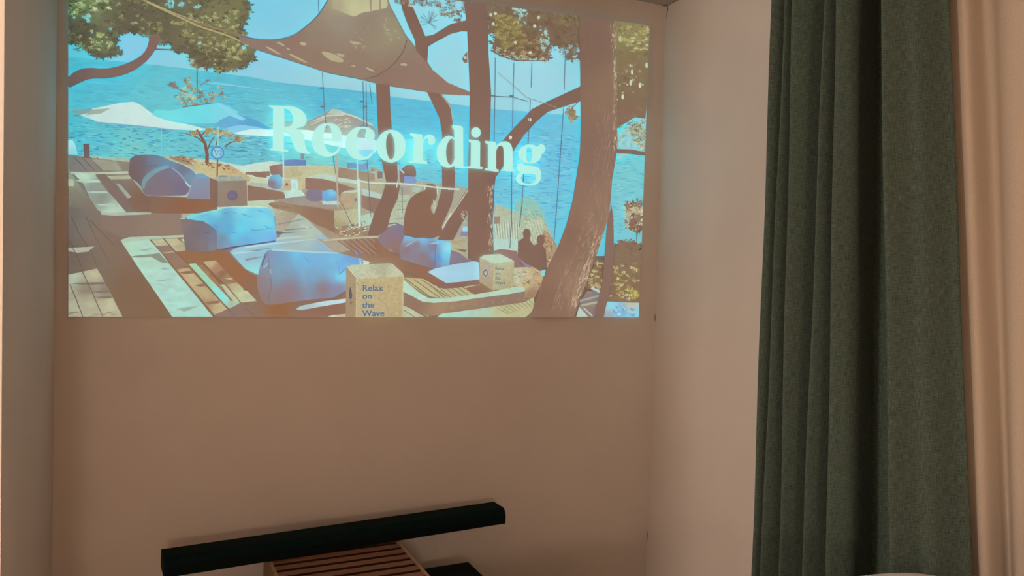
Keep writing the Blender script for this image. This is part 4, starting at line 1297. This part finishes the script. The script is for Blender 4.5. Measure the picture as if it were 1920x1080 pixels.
@part('tree_trunk', 'bark', 'curved trunk below the sail')
def _(l):
    l.poly('P', [(800, 172), (827, 175), (838, 192), (846, 205), (851, 240), (853, 300), (853, 350), (847, 382), (828, 425), (812, 447), (797, 447), (818, 392), (829, 350), (829, 250), (824, 222), (812, 196)], TRUNK)
    l.line('B', [(1700, 700), (1790, 805)], 2, (160, 140, 120)); l.line('B', [(1712, 720), (1780, 800), (1800, 940)], 1.0, (200, 190, 175))


def mid_foliage(l):
    reg = [(1340, -200), (1920, -200), (1920, 120), (1840, 160), (1720, 120), (1680, 60), (1560, 40), (1420, 40), (1330, 30)]
    l.tufts('B', reg, 260, 6, [(140, 112, 94), (150, 122, 100), (138, 106, 92), (158, 132, 108)], 6)
    l.tufts('B', [(1330, 10), (1500, 20), (1650, 60), (1850, 60), (1880, 150), (1700, 120)], 40, 3, [(200, 205, 190), (188, 200, 190)], 5)
    for k in range(14): a = RND.uniform(0, 6.28); l.line('B', [(1620, 170), (1620 + 70 * math.cos(a), 160 + 80 * math.sin(a))], 1.0, (125, 130, 130))


pine_leaves('pine_foliage', 'brown pine foliage between the sail and the centre trunk', mid_foliage)


@part('tree_trunk', 'bark', 'leaning trunk left of centre')
def _(l):
    l.poly('F', [(1175, -205), (1300, -195), (1305, 0), (1318, 200), (1345, 330), (1365, 480), (1372, 640), (1392, 720), (1370, 830), (1310, 960), (1280, 1090), (1240, 1130), (1200, 1160), (1100, 1160), (1120, 1080), (1165, 950), (1215, 850), (1255, 720), (1260, 640), (1225, 480), (1195, 240)], TRUNK)
    l.line('F', [(1240, 560), (1262, 680)], 1.8, (200, 190, 165)); l.line('F', [(1375, 520), (1380, 640), (1360, 730)], 2, (205, 205, 190))


@part('tree_trunk', 'bark', 'slanting dark trunk behind the seated person')
def _(l):
    l.poly('P', [(820, 450), (848, 398), (868, 366), (880, 350), (882, 392), (864, 422), (850, 450)], TRUNK)
    l.line('P', [(838, 414), (858, 385), (878, 356)], 2.2, (200, 192, 175)); l.flecks('I', [(110, -20), (180, -30), (170, 80), (110, 90)], 18, 6, 2, [(190, 180, 165)], 1.3, .5)
    l.poly('G', [(1695, 150), (1760, 150), (1750, 190), (1700, 215)], (195, 188, 162)); l.line('G', [(1760, 160), (1850, 0)], 2, (205, 198, 180))


@part('seated_figure', 'plain', 'dark silhouette of a person with bent head')
def _(l):
    l.poly('F', [(1610, 745), (1612, 710), (1650, 690), (1705, 700), (1730, 740), (1728, 800), (1700, 860), (1665, 890), (1680, 960), (1735, 990), (1760, 1040), (1790, 1180), (1430, 1180), (1425, 1080), (1432, 960), (1470, 840), (1540, 780), (1600, 762)], (140, 105, 90), 1)
    l.flecks('F', [(1690, 840), (1730, 850), (1700, 960), (1680, 940)], 8, 10, 3, [(200, 190, 175)], 1.2, .4)


@part('tree_trunk', 'bark', 'straight trunk in the centre right')
def _(l):
    l.poly('P', [(868, -70), (914, -70), (915, 0), (916, 100), (921, 175), (919, 250), (919, 300), (922, 330), (930, 328), (926, 360), (924, 420), (926, 480), (915, 494), (890, 490), (877, 484), (877, 400), (878, 350), (878, 300), (880, 250), (881, 175), (876, 62), (870, 0)], TRUNK)
    l.flecks('P', [(912, 350), (925, 350), (925, 470), (915, 470)], 70, 9, 1.6, [(190, 172, 150), (165, 140, 120), (200, 185, 165)], 1.6, .3)
    l.poly('C', [(265, 440), (290, 400), (305, 390), (305, 470), (280, 470)], (145, 112, 94)); l.disc('C', (290, 432), 14, 12, (200, 190, 165), 8)


def right_foliage(l):
    reg = [(460, -60), (700, -160), (1700, 190), (1670, 200), (1420, 190), (1150, 160), (1155, 440), (1060, 440), (1000, 340), (930, 340), (900, 440), (780, 440), (640, 430), (560, 400), (505, 370), (515, 260), (465, 240)]
    l.poly('C', reg, (140, 112, 92))
    l.fringe('C', reg, 240, 7.5, [(140, 112, 92), (146, 118, 94), (136, 106, 90)], 6)
    l.tufts('C', reg, 330, 6, [(140, 112, 92), (146, 118, 94), (136, 106, 90), (154, 132, 96)], 6)
    l.tufts('C', [(530, 100), (700, 140), (720, 300), (600, 380), (530, 330)], 80, 6, [(168, 152, 98), (158, 138, 92), (178, 165, 110)], 6)
    l.tufts('C', [(560, 230), (880, 290), (880, 420), (640, 410)], 110, 4.5, [(165, 140, 98), (150, 120, 90), (178, 155, 112), (142, 112, 90)], 6)
    l.tufts('C', [(500, 320), (680, 410), (850, 440), (900, 420), (900, 470), (640, 455), (500, 380)], 50, 4, [(190, 180, 150), (145, 112, 92), (205, 205, 185)], 5)
    l.tufts('C', [(850, 190), (910, 220), (920, 330), (880, 400), (850, 340)], 40, 3.6, [(200, 220, 210), (185, 205, 195), (165, 212, 220)], 5)
    l.tufts('C', [(650, 40), (760, 50), (750, 180), (670, 150)], 44, 4.5, [(165, 218, 222), (190, 225, 215), (150, 130, 110)], 5)
    for c in ((480, 110), (515, 100), (500, 180), (665, 318), (810, 195), (840, 130), (775, 395), (1000, 400), (650, 60)): l.disc('C', c, 12, 13, (205, 210, 185), 7)
    l.tufts('C', [(940, 340), (1140, 340), (1140, 470), (1000, 430)], 46, 4, [(150, 150, 145), (145, 118, 102), (195, 215, 215), (160, 205, 218)], 6)
    l.line('C', [(480, 375), (560, 420), (660, 452), (880, 455)], 3, (142, 112, 96), 1.5)
    l.line('C', [(1070, 105), (1095, 125), (1110, 100), (1120, 130), (1135, 108)], 1.3, (172, 150, 118))
    l.flecks('C', [(700, 40), (1400, 160), (1400, 220), (700, 120)], 26, 7, 1.6, [(165, 142, 110)], .9, .8)


pine_leaves('pine_foliage', 'brown-green pine foliage right of the centre trunk', right_foliage)


def edge_foliage(l):
    reg = [(1380, 145), (1690, 195), (1680, 420), (1660, 700), (1640, 890), (1560, 880), (1430, 960), (1390, 700)]
    l.poly('C', reg, [(1550, 280, (156, 142, 100)), (1550, 420, (142, 118, 88)), (1540, 650, (140, 112, 88)), (1500, 850, (140, 108, 90))])
    l.tufts('C', reg, 110, 6, [(144, 118, 90), (150, 126, 94), (138, 110, 88)], 6)
    l.tufts('C', [(1440, 190), (1670, 210), (1660, 360), (1560, 400), (1440, 300)], 70, 5, [(172, 158, 105), (185, 172, 118), (158, 138, 94), (200, 195, 150)], 6)
    l.tufts('C', [(1440, 480), (1650, 480), (1640, 700), (1450, 720)], 20, 4, [(188, 180, 145), (170, 150, 110), (205, 205, 185)], 5)
    for c in ((1650, 490), (1540, 540), (1470, 725), (1600, 640), (1530, 620)): l.disc('C', c, 10, 22, (205, 212, 188), 7)
    l.poly('C', [(1435, 1000), (1500, 940), (1640, 900), (1640, 1100), (1440, 1200)], (152, 205, 208))
    l.tufts('H', [(1620, 130), (1785, 120), (1775, 390), (1720, 385), (1660, 300)], 60, 6, [(172, 160, 115), (150, 122, 92), (190, 185, 140), (142, 112, 90)], 6)
    l.tufts('H', [(1530, 240), (1600, 180), (1640, 140), (1620, 200), (1550, 340)], 16, 4, [(150, 150, 130), (170, 180, 150)], 5)
    l.tufts('H', [(1680, 300), (1775, 310), (1765, 390), (1690, 370)], 14, 4, [(205, 215, 195), (188, 200, 170)], 5)


pine_leaves('pine_foliage', 'pine foliage along the right edge', edge_foliage)


@part('tree_branch', 'bark', 'short branch at the right edge')
def _(l): l.poly('H', [(1520, 380), (1650, 385), (1775, 408), (1772, 442), (1640, 425), (1520, 420)], TRUNK)


@part('tree_trunk', 'bark', 'thin trunk at the lower right')
def _(l): l.poly('I', [(1425, 150), (1440, 30), (1470, -70), (1488, 20), (1492, 200), (1490, 380), (1478, 580), (1440, 760), (1402, 932), (1318, 932), (1350, 780), (1390, 620), (1405, 420)], TRUNK)


@part('tree_branch', 'bark', 'arched branch reaching left from the large trunk')
def _(l):
    l.poly('P', [(1092, 160), (1055, 177), (1020, 193), (998, 204), (986, 217), (963, 240), (944, 262), (928, 280), (918, 300), (918, 345), (932, 329), (952, 300), (963, 283), (982, 254), (1007, 227), (1027, 210), (1057, 200), (1092, 189)], TRUNK)
    for c in ((737, 118), (563, 278)): l.disc('H', c, 14, 17, (212, 206, 186), 9)
    l.line('C', [(535, 545), (650, 640), (750, 730), (870, 770), (970, 805)], 1.4, (165, 150, 135))
    l.tufts('C', [(1050, 850), (1090, 800), (1110, 880), (1070, 900)], 10, 8, [(150, 118, 95), (170, 150, 115)], 8, 1.2); l.line('C', [(1080, 850), (1100, 800), (1140, 760)], 1.6, (138, 118, 105))


@part('tree_trunk', 'bark', 'large leaning trunk at the right of the picture')
def _(l):
    l.poly('P', [(1086, 25), (1152, 35), (1150, 125), (1157, 200), (1158, 270), (1156, 290), (1148, 335), (1144, 387), (1140, 410), (1132, 437), (1117, 483), (1100, 529), (1084, 573), (1077, 595), (985, 595), (997, 585), (1011, 542), (1027, 502), (1048, 458), (1062, 420), (1073, 377), (1080, 335), (1087, 290), (1089, 240), (1088, 160)],
           [(1110, 100, (140, 108, 94)), (1115, 300, (144, 110, 96)), (1150, 150, (150, 118, 98)), (1080, 450, (142, 108, 92)), (1130, 420, (152, 118, 100)), (1030, 560, (142, 108, 92)), (1085, 540, (156, 122, 102))])


@part('bark_ridge', 'plain', stuff=True)
def _(l):
    l.flecks('P', [(1144, 45), (1154, 50), (1158, 200), (1158, 280), (1150, 280), (1150, 130)], 130, 9, 1.4, [(205, 188, 165), (178, 152, 128), (165, 138, 115)], 1.55, .35)
    l.flecks('P', [(1120, 200), (1157, 200), (1148, 335), (1140, 400), (1105, 400), (1112, 300)], 150, 16, 1.3, [(160, 130, 110), (168, 138, 118), (152, 122, 104)], 1.7, .12)
    l.flecks('P', [(1100, 400), (1140, 400), (1118, 480), (1085, 570), (1030, 590), (1060, 500)], 220, 15, 1.4, [(164, 134, 112), (176, 148, 124), (154, 124, 104)], 1.95, .18)
    l.flecks('P', [(1120, 430), (1134, 430), (1100, 530), (1080, 575), (1070, 570)], 90, 12, 1.8, [(200, 178, 152), (180, 152, 128)], 1.95, .25)
    l.flecks('P', [(1090, 60), (1145, 60), (1145, 200), (1092, 200)], 60, 12, 1.0, [(150, 120, 104)], 1.6, .1)


# cords, fence ------------------------------------------------------------------
CB = (112, 116, 130)
CORDS = [('P', [(604.5, 135), (606, 165), (608, 200), (612, 240)]), ('P', [(597, 0), (598, 27)]), ('P', [(680.5, 152), (681.5, 190), (682, 237)]), ('P', [(686.5, 155), (687, 200), (688, 237)]), ('P', [(693, 157), (698, 196)]),
         ('P', [(928.5, 108), (928, 180), (926.5, 270)]), ('P', [(963.7, 118), (962, 180), (961, 240)]), ('P', [(997.5, 117), (996, 165)]), ('P', [(994.5, 185), (992, 240), (990, 270)]), ('P', [(1060, 95), (1058, 168)]),
         ('P', [(1057, 200), (1050, 300), (1043, 400), (1039, 450)]), ('P', [(926, 340), (926, 400)]), ('P', [(960, 300), (959, 420), (956, 465)]), ('P', [(982, 325), (979, 380), (974, 425)]), ('P', [(921, 180), (960, 182), (990, 190)])]
for fr_, pts_ in CORDS:
    l_ = Layer(); l_.line(fr_, pts_, 1.5, CB)
    for k_ in range(len(pts_) - 1):
        if len(pts_) > 2 and pts_[0][0] != 921:
            mx_, my_ = pts_[k_ + 1]; l_.poly('P', [(mx_ - 7, my_ - 1.6), (mx_ + 1.5, my_ - 1.2), (mx_ + 1.5, my_ + 1.6), (mx_ - 7, my_ + 1)], CB) if my_ < 240 else None
    l_.done('hanging_cord', 'plain', PIC)


@part('rope_fence', 'plain', 'white rope strung between thin white posts')
def _(l):
    W_ = (208, 222, 208)
    l.line('F', [(1010, 665), (1130, 688), (1260, 690), (1400, 692), (1600, 712), (1760, 732), (1925, 745)], 2.6, W_); l.line('H', [(0, 742), (100, 742)], 2.4, W_)
    l.line('F', [(1725, 715), (1732, 800)], 2, W_); l.line('F', [(1620, 715), (1612, 750)], 2, W_)


for pts_, w_, c_ in (([(1018, 650), (1024, 850), (1028, 1080)], 4.6, (200, 230, 220)), ([(820, 440), (822, 620), (830, 760), (832, 905)], 3.0, (190, 175, 160)), ([(340, 395), (342, 660)], 2.4, (205, 225, 215)), ([(1008, 480), (1010, 660)], 2.4, (195, 210, 200))):
    l_ = Layer(); l_.line('F', pts_, w_, c_); l_.done('fence_post', 'plain', PIC)
for pts_ in ([(790, 440), (812, 600)], [(1095, 480), (1110, 660), (1118, 850), (1130, 990)], [(865, 860), (950, 1050), (975, 1080)], [(1412, 730), (1412, 960)]):
    l_ = Layer(); l_.line('F', pts_, 1.3, (122, 116, 112)); l_.done('hanging_cord', 'plain', PIC)


# lettered cubes ------------------------------------------------------------------
@part('cube_table', 'stone', 'large tan cube lettered Relax on the Wave')
def _(l):
    l.poly('G', [(908, 485), (930, 470), (1005, 580), (1000, 935), (902, 935)], [(950, 560, (170, 150, 124)), (950, 850, (166, 142, 116))])
    l.poly('G', [(995, 590), (1030, 582), (1424, 558), (1422, 935), (995, 935)], [(1100, 640, (194, 176, 136)), (1350, 700, (192, 172, 130)), (1150, 880, (190, 174, 136)), (1380, 900, (188, 166, 126))])
    l.poly('G', [(915, 482), (960, 465), (1300, 448), (1330, 458), (1424, 545), (1420, 565), (1040, 590), (1000, 585)], [(1000, 500, (192, 200, 172)), (1230, 490, (178, 178, 150)), (1350, 540, (198, 200, 170)), (1100, 560, (196, 196, 166))])
    l.line('G', [(1422, 565), (1418, 935)], 1.4, (205, 200, 165)); l.line('G', [(1002, 590), (998, 930)], 1.6, (204, 192, 156)); l.line('G', [(920, 485), (1010, 590)], 1.6, (206, 208, 180))
    l.poly('G', [(935, 690), (948, 655), (962, 740), (955, 775), (935, 765)], (108, 100, 104)); l.disc('G', (950, 805), 9, 16, (135, 112, 100), 8)
    l.flecks('G', [(1010, 600), (1410, 580), (1410, 925), (1010, 925)], 60, 5, 2.4, [(168, 146, 108), (204, 188, 150)], .5, 1.5)


@part('cube_table', 'stone', 'smaller tan cube lettered Relax on the Wave')
def _(l):
    l.poly('I', [(285, 402), (415, 448), (412, 692), (395, 690), (283, 618)], [(340, 460, (186, 174, 148)), (340, 640, (176, 158, 130))])
    l.poly('I', [(412, 450), (596, 430), (590, 660), (560, 675), (412, 692)], [(450, 480, (190, 186, 154)), (560, 640, (182, 172, 136))])
    l.poly('I', [(285, 400), (330, 375), (470, 366), (597, 430), (500, 442), (415, 452)], (192, 214, 190))
    l.line('I', [(413, 452), (410, 690)], 1.2, (200, 196, 168)); l.disc('I', (338, 538), 26, 44, (200, 186, 160)); l.disc('I', (338, 538), 20, 36, (108, 122, 148), 16, .55)


def lettering(text, quad_fr, o, ex, ey, col, name, parent, weight=0.0):
    """flat text in the built-in font; o: lower left of the text in frame pixels, ex / ey: one font unit along x / y"""
    cu = bpy.data.curves.new('lettering_tmp', 'FONT'); cu.body = text; cu.offset = weight; cu.resolution_u = 3; cu.space_line = 1.0
    ob = bpy.data.objects.new('lettering_tmp', cu); COL.objects.link(ob)
    bpy.context.view_layer.update()
    me = ob.evaluated_get(bpy.context.evaluated_depsgraph_get()).to_mesh()
    l = Layer()
    vs = [(o[0] + v.co.x * ex[0] + v.co.y * ey[0], o[1] + v.co.x * ex[1] + v.co.y * ey[1]) for v in me.vertices]
    for p in me.polygons: l.conv(px(quad_fr, [vs[i] for i in p.vertices]), col)
    bpy.data.objects.remove(ob); bpy.data.curves.remove(cu)
    return l.done(name, 'text', parent)


NAVY = (88, 116, 148)
big_cube = [o for o in PIC.children if o.get('label', '').startswith('large tan cube')][0]
small_cube = [o for o in PIC.children if o.get('label', '').startswith('smaller tan cube')][0]
for t_, y_ in (('Relax', 698), ('on', 770), ('the', 850), ('Wave', 926)): lettering(t_, 'G', (1052, y_), (84, -1.5), (0, -76), NAVY, 'lettering', big_cube, .018)
for t_, y_ in (('Relax', 512), ('on', 555), ('the', 597), ('Wave', 641)): lettering(t_, 'I', (425, y_), (37, -1.5), (0, -42), (98, 112, 126), 'lettering', small_cube, .012)

# the title: bold high-contrast serif letters ---------------------------------------
TX = (184, 241, 229)


def ell(c, rx, ry, n=26, rot=0.0):
    return [(c[0] + rx * math.cos(t) * math.cos(rot) - ry * math.sin(t) * math.sin(rot), c[1] + rx * math.cos(t) * math.sin(rot) + ry * math.sin(t) * math.cos(rot)) for t in (2 * math.pi * i / n for i in range(n))]


def sp(pts, n=5): return catmull(pts, n)


def letter(ch, draws):
    l = Layer()
    for fr, pts, holes in draws: l.poly(fr, pts, TX, 0, holes)
    l.done('title_letter', 'text', PIC, 'white letter ' + ch + ' of the title')


letter('R', [('F', [(210, -12), (350, -6)] + sp([(350, -6), (420, -2), (490, 22), (535, 65), (553, 118), (540, 162), (500, 184), (440, 196)]) +
              sp([(470, 200), (505, 222), (530, 270), (538, 340), (555, 392), (586, 412)]) + [(583, 427), (500, 418)] + sp([(490, 415), (450, 385), (425, 320), (405, 270), (380, 242), (347, 232)]) +
              [(347, 383), (386, 392), (386, 408), (217, 392), (217, 379), (247, 377), (250, 12), (210, 0)],
              ([(350, 14)] + sp([(352, 14), (392, 32), (422, 75), (432, 118), (422, 156), (395, 178), (352, 184)]),))])
letter('e', [('F', sp([(868, 300), (864, 232), (832, 176), (784, 151), (735, 147), (680, 160), (630, 205), (602, 270), (600, 330), (620, 390), (660, 430), (720, 451), (780, 446), (830, 416), (862, 364)]) +
              [(848, 358)] + sp([(848, 358), (820, 395), (785, 416), (748, 404), (720, 362), (706, 306)]) + [(868, 312)], (sp([(706, 288), (707, 230), (720, 185), (738, 165), (762, 180), (776, 225), (780, 290)]),))])
letter('c', [('F', sp([(1168, 262), (1150, 215), (1100, 185), (1040, 180), (980, 195), (930, 240), (903, 300), (905, 370), (935, 430), (985, 470), (1050, 480), (1110, 465), (1150, 418)]) + [(1138, 410)] +
              sp([(1138, 410), (1105, 443), (1062, 450), (1022, 410), (1003, 340), (1004, 270), (1020, 218), (1050, 198), (1082, 202), (1088, 228), (1076, 258), (1086, 295), (1120, 312), (1152, 300), (1168, 262)]), ())])
letter('o', [('F', ell((1312, 355), 133, 148), (ell((1306, 356), 40, 122, 22, -.06),))])
letter('r', [('F', [(1480, 238), (1590, 250), (1597, 302)] + sp([(1597, 302), (1618, 266), (1650, 250), (1690, 260), (1710, 292), (1704, 328), (1674, 346), (1648, 330), (1645, 300), (1632, 286), (1612, 300), (1599, 340)]) +
              [(1599, 482), (1636, 500), (1636, 518), (1468, 504), (1468, 491), (1514, 484), (1516, 276), (1480, 254)], ())])
letter('d', [('F', sp([(1892, 292), (1850, 264), (1806, 268), (1758, 310), (1726, 378), (1724, 440), (1748, 508), (1798, 545), (1850, 546), (1892, 522)]), (sp([(1884, 300), (1850, 288), (1820, 330), (1806, 400), (1814, 480), (1838, 522), (1868, 508), (1884, 460)]),)),
             ('H', [(35, 166), (118, 172), (136, 190), (138, 535), (182, 542), (182, 556), (58, 548), (58, 215), (38, 188)], ())])
letter('i', [('H', ell((252, 232), 43, 46), ()), ('H', [(185, 294), (272, 304), (290, 318), (288, 536), (312, 546), (308, 562), (165, 552), (165, 539), (204, 535), (207, 328), (185, 312)], ())])
letter('n', [('H', [(334, 308), (428, 318), (432, 352)] + sp([(432, 352), (466, 324), (518, 312), (562, 334), (582, 388)]) + [(582, 562), (600, 570), (596, 585), (478, 578), (478, 566), (502, 560)] +
              sp([(502, 560), (503, 420), (494, 362), (474, 348), (450, 362), (432, 400)]) + [(432, 560), (458, 570), (455, 588), (330, 572), (330, 558), (360, 551), (362, 340), (335, 324)], ())])
letter('g', [('H', ell((738, 426), 106, 86), (sp([(722, 364), (752, 378), (758, 440), (745, 492), (716, 492), (705, 430), (708, 380)]),)),
             ('H', sp([(790, 372), (820, 345), (852, 338), (876, 372), (862, 412), (836, 420), (820, 400)]), ()),
             ('H', sp([(690, 500), (645, 508), (616, 540), (626, 575), (648, 590), (622, 615), (611, 648), (628, 684), (672, 704), (740, 710), (800, 696), (834, 652), (838, 594), (812, 548), (762, 534), (706, 530), (672, 522)]), (sp([(668, 606), (770, 608), (792, 636), (770, 680), (718, 693), (676, 682), (656, 645)]),))])
